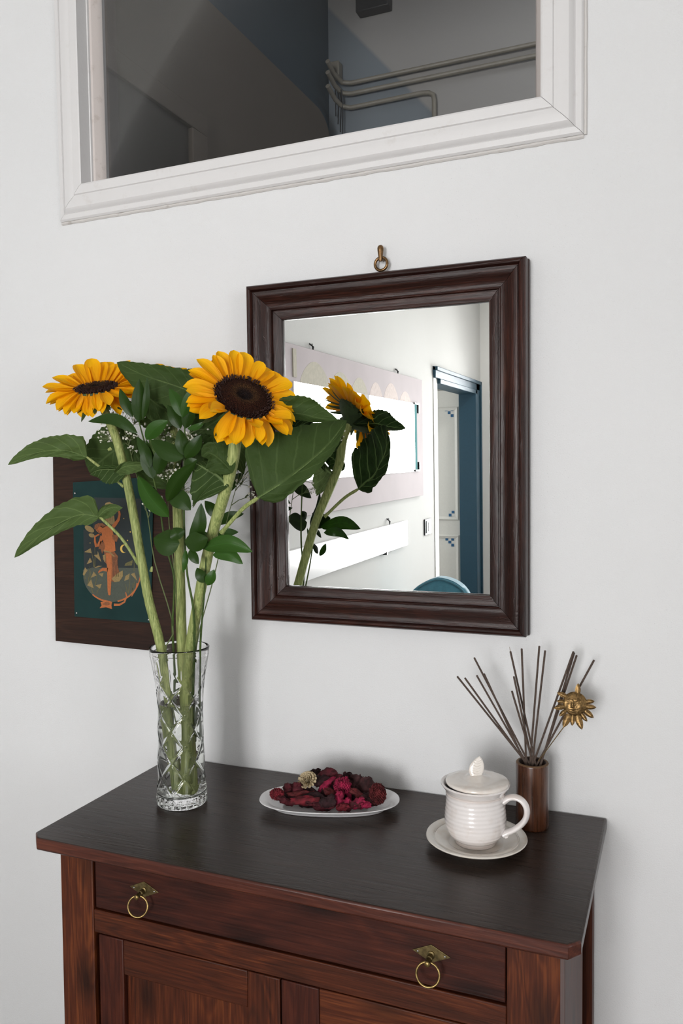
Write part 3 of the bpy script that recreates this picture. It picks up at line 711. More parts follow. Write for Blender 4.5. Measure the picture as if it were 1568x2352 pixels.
# ------------------------------------------------------------------ vase
VC = Vector((-.163, -.197, TZ))
OUTP = [(0, .0400), (.003, .0432), (.006, .0442), (.017, .0442), (.020, .0436), (.035, .0425), (.082, .0403), (.119, .0396), (.150, .0391), (.177, .0392), (.213, .0424), (.243, .0470), (.270, .0523), (.2745, .0530)]
def prof_r(z):
    for (a, ra), (b, rb) in zip(OUTP, OUTP[1:]):
        if z <= b: f = (z-a)/(b-a); return ra+(rb-ra)*f
    return OUTP[-1][1]
def sm(z):   # smoothed outline
    if z < .022: return prof_r(z)
    return sum(prof_r(z+d) for d in (-.012, -.006, 0, .006, .012) if z+d <= .2745)/sum(1 for d in (-.012, -.006, 0, .006, .012) if z+d <= .2745)
va = thing('vase', VC, 'clear cut crystal vase half full of water holding sunflowers on the dresser', 'vase')
NT_, ND = 168, 6
def groove(z, a):
    g = 0
    def vg(d, wdt, dep): return dep*max(0, 1-abs(d)/wdt)
    if .024 < z < .245:
        k = (z-.028)/.054*(2*pi/ND); per = 2*pi/ND; r = .04
        fade = min(1, (z-.024)/.01, (.245-z)/.05)
        for s in (1, -1):
            d = ((a+.35+s*k+per/2) % per)-per/2
            g = max(g, vg(d*r, .0032, .0019)*fade)
        # oval lens cuts inside the diamonds
        d = ((a+.35+per/2) % per)-per/2; zz = (((z-.028)/.054) % 1)-.5
        g = max(g, .0009*max(0, 1-(d/(.28*per))**2-(zz/.34)**2)*fade)
    if z > .195: # tall flutes running up to the lip
        per = 2*pi/12; d = ((a+.35+per/2) % per)-per/2
        g = max(g, vg(d*.046, .0035, .0014)*min(1, (z-.195)/.02)*max(0, min(1, (.262-z)/.02)))
    if .0015 < z < .019: # fan cuts round the foot
        per = 2*pi/24; d = ((a+per/2) % per)-per/2
        g = max(g, vg(d*.044, .004, .0017)*min(1, (.019-z)/.004))
    return g
vm = MB(); rows = []
zs = [0, .0015, .003, .0045, .006]+[.006+.2685*i/150 for i in range(1, 151)]
rows.append([VC+Vector((1e-5*cos(2*pi*k/NT_), 1e-5*sin(2*pi*k/NT_), .0012)) for k in range(NT_)])
rows.append([VC+Vector((.030*cos(2*pi*k/NT_), .030*sin(2*pi*k/NT_), .0012+.0012*(k % 14 < 7))) for k in range(NT_)])
for z in zs:
    r = sm(z); rows.append([VC+Vector(((r-groove(z, 2*pi*k/NT_))*cos(2*pi*k/NT_), (r-groove(z, 2*pi*k/NT_))*sin(2*pi*k/NT_), z)) for k in range(NT_)])
def inr(z): return sm(z)-.0045-.0012*max(0, 1-z/.06)
rim = [(sm(.2745)-.001, .2757), (sm(.2745)-.0022, .2757), (inr(.2745), .2742)]
for r, z in rim: rows.append([VC+Vector((r*cos(2*pi*k/NT_), r*sin(2*pi*k/NT_), z)) for k in range(NT_)])
inz = [.27-.25*i/60 for i in range(61)]
for z in inz: rows.append([VC+Vector((inr(z)*cos(2*pi*k/NT_), inr(z)*sin(2*pi*k/NT_), z)) for k in range(NT_)])
for r, z in ((.030, .0172), (.015, .0165), (1e-5, .0165)): rows.append([VC+Vector((r*cos(2*pi*k/NT_), r*sin(2*pi*k/NT_), z)) for k in range(NT_)])
vm.grid(rows, cv=True); vm.build('vase_body', M['glass'], va, angle=75)
wm = MB(); WL = .179
wp = [(1e-5, .0163), (.015, .0163), (.0305, .0170)]+[(inr(z)+.0003, z) for z in [.0195+(WL-.0195)*i/40 for i in range(41)]]+[(inr(WL)-.0012, WL-.0006), (.02, WL-.001), (1e-5, WL-.001)]
wm.lathe(wp, 64, VC); wm.build('water', M['water'], va, angle=50)

# ------------------------------------------------------------------ plants
def bez(pts, n):
    """Catmull-Rom through pts"""
    P = [Vector(p) for p in pts]; P = [P[0]*2-P[1]]+P+[P[-1]*2-P[-2]]; o = []
    m = len(P)-3
    for i in range(n+1):
        s = i/n*m; k = min(int(s), m-1); f = s-k; a, b, c, d = P[k:k+4]
        o.append(.5*((2*b)+(c-a)*f+(2*a-5*b+4*c-d)*f*f+(3*b-a-3*c+d)*f**3))
    return o
def heart(u):      # sunflower leaf half width
    return max(0, (min(1, u/.16)**.6)*(1-u)**.72*(1+.55*u)*1.04) if u < 1 else 0
def lance(u): return max(0, sin(pi*min(1, u)**.85))**.8
def ovate(u): return max(0, sin(pi*min(1, u)**.72))**.9
def leaf(parent, mat, px, Ys, wl, wr, dl=0.0, dr=0.0, shape=heart, fold=.0, wav=.0, teeth=0, nu=30, nv=16, name='leaf', N=None, stalk=None, stalk_r=.0022, label=None, smat=None):
    """blade along the points px (at depths Ys), wl / wr = half widths in pixels left and right of travel, dl / dr = how far each edge comes forward"""
    pts = [at_y(x, y, Y) for (x, y), Y in zip(px, Ys)]
    c = bez(pts, nu); rows = []; s = mpp(pts[len(pts)//2]); rnd = random.random()*50
    for i, p in enumerate(c):
        u = i/nu; t = (c[min(i+1, nu)]-c[max(i-1, 0)]).normalized()
        nn = N if N is not None else (CAM-p).normalized()
        sd = nn.cross(t).normalized(); h = shape(u); row = []
        for j in range(nv+1):
            v = 2*j/nv-1; av = abs(v)
            W = (wl if v < 0 else wr)*s*h; 
            if teeth: W *= 1+.11*av*av*((u*teeth*1.6) % 1-.5)
            dep = (dl if v < 0 else dr)*h*av**1.4
            q = p+sd*(-v*W)*(1)+nn*(dep-fold*av*W+wav*.012*h*noise.noise(Vector((u*3.2+rnd, v*1.6, rnd)))*(.6+av)+wav*.0035*h*noise.noise(Vector((u*9+rnd, v*5, rnd)))+wav*.0024*(abs(sin(pi*6*(u-.275*av)))**.6) * min(1, av*4) * h)
            row.append(q)
        rows.append(row)
    rows = [r[::-1] for r in rows]
    o = MB().grid(rows).build(name, mat, parent, fix=False, angle=80)
    if label: o['label'] = label
    if stalk:
        sp = bez([at_y(x, y, Y) for (x, y), Y in stalk]+[pts[0]], 10)
        MB().tube(sp, [stalk_r*1.25]+[stalk_r]*9+[stalk_r*.7], 8).build('petiole', smat or M['stem'], o)
    if shape is heart:   # raised midrib under the blade
        MB().tube([p+(CAM-p).normalized()*.0004 for p in c[:nu-1]], [stalk_r*.55*(1-.8*i/nu) for i in range(nu-1)], 6).build('midrib', smat or M['midrib'], o)
    return o
def petal_mesh(k):
    rows = []; nu, nv = 9, 4; rr = random.Random(k*13+5); b = rr.uniform(-.12, .22); tw = rr.uniform(-.25, .25)
    for i in range(nu+1):
        u = i/nu; wd = .25*(.42+.58*sin(min(1, u*1.25+.08)*pi/2))*(1-max(0, (u-.55)/.45)**2.4)**.75 if u < 1 else .004
        row = []
        for j in range(nv+1):
            v = 2*j/nv-1
            row.append((u, v*wd, .10*wd/.19*v*v+.022*cos(v*pi*2)*wd/.25+b*u*u-.06*u+tw*v*wd*u))
        rows.append(row)
    return MB().grid(rows).mesh('petal', (0, 0, 0), 80, [M['petal']])
PET = [petal_mesh(k) for k in range(7)]
def sepal_mesh():
    rows = []
    for i in range(8):
        u = i/7; wd = .17*(1-u)**.7*(.75+u*.6) if u < 1 else .002
        rows.append([(u, v*wd, .12*abs(v)*wd-.22*u*u) for v in (-1, -.5, 0, .5, 1)])
    return MB().grid(rows).mesh('sepal', (0, 0, 0), 80, [M['sepal']])
SEP = sepal_mesh()
def head(parent, C, n, Rd, Lp, npet, seed, el0=.12, droop=.5, rear=.3, cup=.0, lift=0):
    rr = random.Random(seed); n = n.normalized(); X = Vector((0, 0, 1)); X = (X-n*X.dot(n)).normalized(); Y = n.cross(X)
    # disc: a low dome with a sunk centre, seeds crowding the edge
    rows = []; K = 44
    for i in range(17):
        f = i/16; r = Rd*f; h = Rd*(.20*(1-f**2)-.20*exp(-(f/.28)**2)+.05*exp(-((f-.42)/.2)**2)-(.10*max(0, f-.9)/.1))
        rows.append([C+(X*cos(2*pi*k/K)+Y*sin(2*pi*k/K))*max(r, 1e-5)+n*(h+.0011*noise.noise(Vector((f*30, k*1.7, seed)))) for k in range(K)])
    MB().grid(rows, cv=True).build('flower_disc', M['disc'], parent, fix=False)
    fl = MB()
    for k in range(230):
        a = rr.uniform(0, 2*pi); f = rr.uniform(.78, 1.02); p = C+(X*cos(a)+Y*sin(a))*Rd*f+n*Rd*(.20*(1-f*f)-.005)
        d = (n*.8+(X*cos(a)+Y*sin(a))*.5+Vector((rr.uniform(-.3, .3), rr.uniform(-.3, .3), rr.uniform(-.3, .3)))).normalized()
        fl.tube([p, p+d*.0035, p+d*.0052], [.0008, .0008, .0002], 4, caps=False)
    tag(fl.build('florets', M['floret'], parent, fix=False), kind='stuff')
    bk = []
    for f, d in ((1.0, 0), (1.04, -.10), (.95, -.24), (.7, -.42), (.42, -.56), (.25, -.75), (.17, -.95)):
        bk.append([C+(X*cos(2*pi*k/24)+Y*sin(2*pi*k/24))*Rd*f+n*(Rd*d) for k in range(24)])
    MB().grid(bk, cv=True).build('calyx', M['calyx'], parent, fix=False)
    g = Vector((0, 0, -1))
    for lay in (0, 1):
        for i in range(npet):
            a = 2*pi*(i+.5*lay+rr.uniform(-.22, .22))/npet; e = X*cos(a)+Y*sin(a); dn = e.dot(g)
            el = el0+cup-.16*lay+rr.uniform(-.16, .16)-droop*max(0, dn)*rr.uniform(.6, 1.3)+rear*max(0, -dn)
            if lift: q = e.dot((FW-n*FW.dot(n)).normalized()); el += lift*max(0, q)-max(0, -q)*rr.uniform(.55, 1.0)
            if dn > .35 and not lift and rr.random() < .14: el += rr.uniform(.7, 1.1)     # some lower petals curl up over the disc
            L = Lp*rr.uniform(.86, 1.1)*(1-.30*max(0, -q) if lift else 1-.12*max(0, dn)); wd = L*rr.uniform(.92, 1.2)
            yaw = rr.uniform(-.14, .14); f = (n.cross(e)).normalized(); e2 = e*cos(yaw)+f*sin(yaw)
            PX = e2*cos(el)+n*sin(el); PZ = n*cos(el)-e2*sin(el); PY = PZ.cross(PX)
            inst(PET[rr.randrange(7)], 'petal', parent, basis(PX, PY, PZ, C+e*Rd*.97-n*Rd*(.03+.10*lay), L, wd, L))
    for i in range(18):
        a = 2*pi*(i+rr.uniform(-.3, .3))/18; e = X*cos(a)+Y*sin(a); el = rr.uniform(-.55, -.15)-(.55*max(0, -e.dot((FW-n*FW.dot(n)).normalized())) if lift else .1)
        PX = e*cos(el)+n*sin(el); PZ = -n*cos(el)+e*sin(el); PY = PZ.cross(PX)
        inst(SEP, 'sepal', parent, basis(PX, PY, PZ, C+e*Rd*.9-n*Rd*.22, Lp*rr.uniform(.55, .85), Lp*.8, Lp*.7))
def stem(parent, pts, r0, r1, n=14, mat='stem', name='stem', steps=30, ridge=.06):
    p = bez([at_y(x, y, Y) for (x, y), Y in pts], steps)
    MB().tube(p, [r0+(r1-r0)*i/steps+.0004*noise.noise(p[i]*60) for i in range(steps+1)], n, ridge=ridge).build(name, M[mat], parent, angle=80)
    return p
YV = VC.y
# sunflower at the front
C1 = at_y(560, 912, -.262)
s1 = thing('sunflower', at_y(424, 1822, YV), 'large sunflower facing the camera in front of the mirror frame', 'sunflower', 'sunflowers in the vase')
n1 = (-FW*.70+RT*.34+UP*.64)
head(s1, C1, n1, .047, .050, 25, 3, el0=.10, droop=.75, rear=.16)
stem(s1, [((424, 1818), YV-.004), ((428, 1700), YV-.006), ((430, 1540), YV-.006), ((452, 1400), -.215), ((484, 1240), -.225), ((516, 1130), -.235), ((534, 1060), -.240), ((543, 990), -.240), ((556, 945), -.244)], .0082, .0098)
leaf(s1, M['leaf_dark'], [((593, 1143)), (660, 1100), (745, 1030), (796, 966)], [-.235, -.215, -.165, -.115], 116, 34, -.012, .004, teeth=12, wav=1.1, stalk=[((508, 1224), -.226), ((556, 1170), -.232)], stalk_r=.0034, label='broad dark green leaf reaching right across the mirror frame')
leaf(s1, M['leaf_pale'], [(524, 1118), (500, 1092), (470, 1075), (446, 1062)], [-.245, -.248, -.25, -.25], 92, 26, .004, -.02, fold=.1, teeth=8, wav=.8, shape=ovate, label='pale folded leaf below the front flower')
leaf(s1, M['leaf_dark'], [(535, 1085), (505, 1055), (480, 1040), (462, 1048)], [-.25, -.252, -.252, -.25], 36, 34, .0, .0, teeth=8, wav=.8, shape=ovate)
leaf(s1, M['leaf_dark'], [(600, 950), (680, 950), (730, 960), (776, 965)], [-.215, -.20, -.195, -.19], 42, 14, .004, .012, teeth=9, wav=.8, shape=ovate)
leaf(s1, M['leaf'], [(590, 985), (560, 1010), (545, 1040), (560, 1090)], [-.20, -.19, -.185, -.185], 36, 40, 0, 0, teeth=8, wav=.8, shape=ovate)
# sunflower at the left
C2 = at_y(222, 892, -.200)
s2 = thing('sunflower', at_y(392, 1815, YV), 'sunflower at the far left of the bouquet tipped up towards the ceiling', 'sunflower', 'sunflowers in the vase')
head(s2, C2, (-FW*.38+UP*.92-RT*.06), .038, .058, 23, 11, el0=.16, droop=0, rear=0, cup=.0, lift=.50)
stem(s2, [((412, 1815), YV-.002), ((398, 1700), YV-.004), ((372, 1500), YV-.008), ((342, 1380), -.206), ((322, 1270), -.206), ((296, 1125), -.204), ((268, 1010), -.202), ((243, 950), -.201), ((226, 905), -.2)], .0080, .0072)
leaf(s2, M['leaf'], [(200, 1050), (150, 1035), (85, 1040), (18, 1068)], [-.215, -.225, -.23, -.235], 18, 40, .0, -.016, teeth=11, wav=.9, stalk=[((284, 1118), -.205), ((245, 1085), -.208)], stalk_r=.0024)
leaf(s2, M['leaf'], [(228, 1186), (175, 1185), (100, 1225), (33, 1281)], [-.225, -.232, -.238, -.24], 24, 44, .0, -.01, teeth=12, wav=1.0, stalk=[((318, 1296), -.207), ((278, 1235), -.213)], stalk_r=.0026)
leaf(s2, M['leaf'], [(222, 1192), (240, 1172), (262, 1165), (282, 1166)], [-.226, -.228, -.23, -.23], 10, 22, teeth=5, wav=.6, shape=ovate)
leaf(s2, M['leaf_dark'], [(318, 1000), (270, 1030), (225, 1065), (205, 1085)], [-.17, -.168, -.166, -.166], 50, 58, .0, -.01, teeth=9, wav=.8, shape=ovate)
leaf(s2, M['leaf_pale'], [(292, 1085), (258, 1078), (225, 1080), (206, 1090)], [-.214, -.222, -.226, -.226], 34, 10, .0, .004, teeth=6, wav=.6, shape=ovate)
leaf(s2, M['leaf'], [(262, 1090), (285, 1072), (320, 1068), (350, 1072)], [-.218, -.224, -.226, -.224], 10, 20, 0, .004, teeth=6, wav=.6, shape=ovate)
mb = MB(); p = at_y(255, 1030, -.206); mb.tube([p, at_y(248, 1034, -.21)], [.0034, .0022], 8); p = at_y(347, 1312, -.21); mb.tube([p, at_y(349, 1302, -.212)], [.0030, .0018], 8); mb.build('leaf_scar', M['stem'], s2)
# sunflower hidden at the back
C3 = at_y(384, 893, -.12)
s3 = thing('sunflower', at_y(405, 1820, YV+.004), 'sunflower half hidden behind leaves at the back of the bouquet', 'sunflower', 'sunflowers in the vase')
head(s3, C3, (FW*.25+UP*.95), .034, .042, 18, 23, el0=.3, droop=0, rear=0, cup=.1)
stem(s3, [((436, 1818), YV+.006), ((428, 1660), YV+.004), ((418, 1500), YV+.002), ((414, 1350), -.185), ((408, 1180), -.172), ((402, 1050), -.155), ((394, 960), -.14), ((386, 912), -.128)], .0090, .0078)
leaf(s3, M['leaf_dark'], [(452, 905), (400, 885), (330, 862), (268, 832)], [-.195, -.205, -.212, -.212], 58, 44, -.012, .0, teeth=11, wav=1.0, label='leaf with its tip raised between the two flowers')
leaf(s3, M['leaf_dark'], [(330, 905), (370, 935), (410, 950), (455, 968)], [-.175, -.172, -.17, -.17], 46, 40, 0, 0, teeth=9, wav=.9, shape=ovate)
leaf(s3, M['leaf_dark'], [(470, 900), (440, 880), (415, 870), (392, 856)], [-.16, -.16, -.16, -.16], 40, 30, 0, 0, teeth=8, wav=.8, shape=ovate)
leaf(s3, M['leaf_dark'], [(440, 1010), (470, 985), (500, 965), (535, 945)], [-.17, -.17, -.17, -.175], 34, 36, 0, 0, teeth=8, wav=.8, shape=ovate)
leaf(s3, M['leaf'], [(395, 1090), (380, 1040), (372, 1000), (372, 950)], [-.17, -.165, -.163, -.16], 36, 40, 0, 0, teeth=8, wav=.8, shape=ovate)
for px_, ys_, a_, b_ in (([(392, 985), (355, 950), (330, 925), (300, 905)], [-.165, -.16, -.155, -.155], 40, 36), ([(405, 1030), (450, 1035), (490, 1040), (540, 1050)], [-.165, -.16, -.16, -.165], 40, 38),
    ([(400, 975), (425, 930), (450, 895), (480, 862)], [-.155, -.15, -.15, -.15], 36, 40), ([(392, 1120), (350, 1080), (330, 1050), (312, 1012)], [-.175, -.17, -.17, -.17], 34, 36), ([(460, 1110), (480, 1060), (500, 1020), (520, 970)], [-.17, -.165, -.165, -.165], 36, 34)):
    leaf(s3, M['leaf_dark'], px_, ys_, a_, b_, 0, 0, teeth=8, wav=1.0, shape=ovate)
# glossy ruscus branches
def branch(label, root, pts, leaves, r=.0021):
    b = thing('foliage_branch', at_y(*root, YV), label, 'foliage', 'glossy green branches in the vase')
    stem(b, pts, r*1.15, r*.55, 8, 'stem_dark', steps=26, ridge=0)
    for L in leaves:
        (bx_, by_), (tx, ty), wd, Y, bend, dd, bright = L
        m = ((bx_+tx)/2+bend*(ty-by_)/100., (by_+ty)/2-bend*(tx-bx_)/100.)
        leaf(b, M['ruscus_light' if bright else 'ruscus'], [(bx_, by_), m, (tx, ty)], [Y, Y-.004, Y-.002], wd/2, wd/2, dd, -dd, shape=lance, fold=.18, nu=12, nv=6)
    return b
branch('glossy dark branch at the left of the bouquet with narrow pointed leaves', (402, 1700),
  [((404, 1700), YV+.012), ((402, 1560), YV-.004), ((396, 1440), -.215), ((400, 1330), -.22), ((380, 1250), -.226), ((362, 1140), -.232), ((338, 1040), -.236), ((318, 965), -.238)],
  [((318, 970), (320, 870), 34, -.245, 0, .004, 0), ((305, 958), (275, 892), 24, -.242, 4, .0, 0), ((328, 965), (338, 866), 16, -.24, -3, 0, 0),
   ((316, 995), (202, 968), 28, -.25, -16, .0, 0), ((335, 1010), (386, 966), 34, -.245, 8, 0, 1), ((345, 1075), (314, 1002), 26, -.243, -4, 0, 0),
   ((352, 1100), (336, 1010), 34, -.238, 6, 0, 0), ((388, 1188), (316, 1092), 42, -.246, 6, .006, 1), ((360, 1090), (380, 1010), 34, -.232, 0, 0, 0)])
branch('glossy dark branch in the middle of the bouquet behind the front flower', (440, 1700),
  [((440, 1700), YV+.01), ((443, 1560), YV-.012), ((446, 1420), -.228), ((430, 1320), -.236), ((424, 1240), -.24), ((422, 1120), -.245), ((424, 1040), -.248), ((424, 950), -.25)],
  [((418, 960), (456, 878), 26, -.258, 4, 0, 1), ((428, 958), (448, 900), 24, -.252, 0, 0, 0), ((420, 958), (388, 892), 30, -.254, -4, 0, 1), ((425, 985), (442, 915), 30, -.25, 0, 0, 0), ((415, 985), (385, 930), 28, -.248, 0, 0, 0),
   ((422, 1052), (346, 1010), 42, -.255, 6, .004, 0), ((424, 1052), (462, 998), 32, -.254, -4, 0, 0), ((422, 1046), (412, 985), 30, -.252, 0, 0, 0), ((430, 985), (470, 968), 14, -.254, -10, 0, 1),
   ((383, 1152), (450, 1062), 36, -.262, 8, .006, 0), ((384, 1130), (438, 1172), 44, -.25, 6, 0, 0), ((424, 1072), (452, 1055), 26, -.25, 0, 0, 0),
   ((412, 1248), (352, 1236), 62, -.262, 6, .006, 0), ((414, 1238), (398, 1212), 36, -.258, 0, 0, 0), ((424, 1244), (478, 1236), 46, -.262, -8, .004, 0), ((436, 1255), (462, 1155), 34, -.25, -8, 0, 0), ((426, 1262), (420, 1316), 14, -.252, 4, 0, 1), ((436, 1262), (456, 1296), 22, -.258, -4, 0, 0)])
branch('glossy branch low on the right of the bouquet with leaves pointing at the mirror', (458, 1700),
  [((452, 1700), YV+.014), ((458, 1560), YV-.002), ((461, 1460), -.215), ((470, 1350), -.225), ((474, 1250), -.232)],
  [((466, 1260), (580, 1268), 40, -.25, 14, .006, 1), ((488, 1275), (558, 1296), 30, -.24, 16, .0, 1), ((472, 1338), (452, 1304), 26, -.24, 4, 0, 0), ((476, 1345), (492, 1308), 24, -.24, 0, 0, 1), ((470, 1262), (448, 1215), 34, -.244, 0, 0, 0)])
branch('glossy branch behind the others, seen in the mirror with drooping leaves', (446, 1650),
  [((440, 1660), YV+.02), ((450, 1480), -.16), ((475, 1320), -.14), ((500, 1200), -.125), ((520, 1120), -.115)],
  [((498, 1205), (560, 1180), 24, -.11, 10, 0, 0), ((504, 1190), (470, 1150), 28, -.11, 0, 0, 0), ((492, 1240), (548, 1222), 22, -.11, 12, 0, 1), ((488, 1258), (540, 1262), 20, -.115, 16, 0, 1), ((514, 1135), (560, 1085), 26, -.11, 6, 0, 0), ((488, 1246), (440, 1220), 28, -.115, 0, 0, 0)])
# gypsophila
def gyps(label, root, trunk, clusters, seed):
    g = thing('gypsophila_sprig', at_y(*root, YV), label, 'flower', 'sprigs of tiny white blossom')
    rr = random.Random(seed); st = MB(); bl = MB()
    path = bez([at_y(x, y, Y) for (x, y), Y in trunk], 20); st.tube(path, [.0013-.0007*i/20 for i in range(21)], 6)
    for cx, cy, R, n, Y in clusters:
        c = at_y(cx, cy, Y); root_ = min(path, key=lambda p: (p-c).length+max(0, p.z-c.z+.01)*3)
        hub = root_.lerp(c, .65); st.tube([root_, root_.lerp(hub, .5)+Vector((.002, 0, .003)), hub], [.0009, .0007, .0006], 5)
        m = mpp(c)
        for k in range(n):
            a = rr.uniform(0, 2*pi); q = sqrt(rr.random())*R*m; p = c+RT*(q*cos(a))+UP*(q*sin(a))+FW*rr.uniform(-.012, .012)
            st.tube([hub, hub.lerp(p, .55)+Vector((rr.uniform(-.003, .003), 0, rr.uniform(-.002, .004))), p], [.0005, .0004, .0003], 4, caps=False)
            s = rr.uniform(.0009, .0021)
            for j in range(3): bl.blob(p+Vector((rr.uniform(-1, 1), rr.uniform(-1, 1), rr.uniform(-1, 1)))*s*.6, s, s, s*.8, 6, 4)
    tag(st.build('stem', M['gyp_stem'], g, fix=False), kind='stuff'); tag(bl.build('blossom', M['gyp'], g, fix=False), kind='stuff')
gyps('tiny white blossom sprig beside the left sunflower stem', (398, 1640), [((408, 1660), YV-.012), ((380, 1500), -.214), ((398, 1440), -.216), ((355, 1290), -.21), ((338, 1180), -.205), ((310, 1080), -.195), ((290, 1000), -.185)],
  [(268, 972, 38, 60, -.185), (240, 1000, 18, 22, -.19), (298, 1000, 16, 18, -.19), (318, 960, 18, 20, -.19), (305, 1030, 10, 10, -.2), (330, 1160, 6, 3, -.215), (345, 1172, 4, 2, -.215)], 1)
gyps('tiny white blossom sprig in the middle of the bouquet', (416, 1640), [((420, 1660), YV+.004), ((412, 1480), -.195), ((402, 1330), -.195), ((388, 1200), -.20), ((384, 1080), -.20), ((380, 1010), -.195)],
  [(370, 996, 26, 34, -.205), (385, 1075, 28, 55, -.205), (428, 1125, 18, 26, -.20), (440, 1000, 12, 14, -.20), (362, 1150, 16, 12, -.215), (455, 995, 30, 16, -.175)], 2)
gyps('sparse twiggy white blossom sprig at the right of the bouquet', (438, 1640), [((440, 1650), YV+.018), ((452, 1480), -.17), ((490, 1330), -.15), ((520, 1200), -.14), ((545, 1110), -.13)],
  [(480, 1010, 34, 22, -.15), (560, 1105, 22, 16, -.14), (578, 1135, 12, 8, -.135), (660, 985, 20, 16, -.13), (600, 1000, 24, 18, -.12), (545, 1060, 16, 10, -.14)], 3)

# ------------------------------------------------------------------ oval dish
zr = .918
fL, fR = at_z(597, 1829, zr), at_z(917, 1834, zr); PCn = (fL+fR)*.5; PCn.z = TZ
ax_ = (fR-fL); ax_.z = 0; A = ax_.length/2; ax_.normalize(); ay_ = Vector((-ax_.y, ax_.x, 0)); B = .0655
dish = thing('dish', PCn, 'white oval porcelain dish of potpourri on the dresser', 'dish')
def ov(f, z, k, n=72):
    a = 2*pi*k/n; e = 2.35; cx, sy = cos(a), sin(a)
    x = (abs(cx)**(2/e))*(1 if cx >= 0 else -1); y = (abs(sy)**(2/e))*(1 if sy >= 0 else -1)
    return PCn+ax_*(x*(A-(1-f)*B))+ay_*(y*B*f)+Vector((0, 0, z))
pr_ = [(.02, .0035), (.54, .0035), (.57, .0005), (.60, 0), (.63, .001), (.645, .0035), (.70, .0058), (.80, .0098), (.97, .0150), (1.0, .0158), (1.005, .0166), (.995, .0174), (.97, .0170), (.78, .0135), (.70, .0080), (.62, .0058), (.02, .0055)]
MB().grid([[ov(f, z, k) for k in range(72)] for f, z in pr_], cv=True).build('dish_body', M['porcelain'], dish, angle=60)
# potpourri, piece by piece
def pot(name, rgb, rough=.8, var=.6): return simple(name, rgb, rough, var=var, scale=110, bump=.9, bscale=240, Specular_IOR_Level=.3)
PM = {'dark': pot('dried_dark', (42, 18, 22)), 'wine': pot('dried_wine', (74, 22, 30)), 'red': pot('dried_red', (104, 26, 36)), 'pink': pot('dried_magenta', (132, 22, 56)), 'rust': pot('dried_rust', (88, 30, 32)), 'cream': pot('dried_cream', (238, 218, 180), .8, .10), 'brown': pot('dried_brown', (58, 32, 33))}
def curl(px, py, z, L, W, ang, cv, tw, mat, label, seed, name='dried_petal', tilt=.3):
    rr = random.Random(seed); z -= .002; c = at_z(px, py, z); rows = []; a = radians(ang)
    X = RT*cos(a)+UP*sin(a); Zv = (-FW*(1-tilt)+UP*tilt); Zv = (Zv-X*Zv.dot(X)).normalized(); Y = Zv.cross(X)
    for i in range(13):
        u = i/12; row = []; wd = W/2*(max(0, sin(pi*min(1, .08+u*.88)))**.6)*(1+.30*noise.noise(Vector((u*5, seed*2.3, 1)))+.06*rr.uniform(-1, 1))
        for j in range(9):
            v = 2*j/8-1; th = v*cv; k = (wd/max(cv, .05))
            p = X*((u-.5)*L)+Y*(k*sin(th))+Zv*(k*(cos(th)-1)*(1)+tw*.02*(u-.5)**2)
            nz = Vector((u*4+seed, v*3, seed*.7)); p += Vector((noise.noise(nz), noise.noise(nz+Vector((9, 0, 0))), noise.noise(nz+Vector((0, 9, 0)))))*.0034; p += Zv*(.0011*sin(v*9+3*noise.noise(Vector((u*2, seed, 0))))*sin(pi*u))+Zv*(.0016*noise.noise(Vector((u*9, v*7, seed)))*(.4+abs(v)))
            row.append(c+p)
        rows.append(row)
    o = MB().grid(rows).build(name, PM[mat], None, fix=False, org=c, angle=70)
    s = o.modifiers.new('solid', 'SOLIDIFY'); s.thickness = .0007
    tag(o, label, 'petal', 'potpourri in the oval dish'); return o
Zp = .916
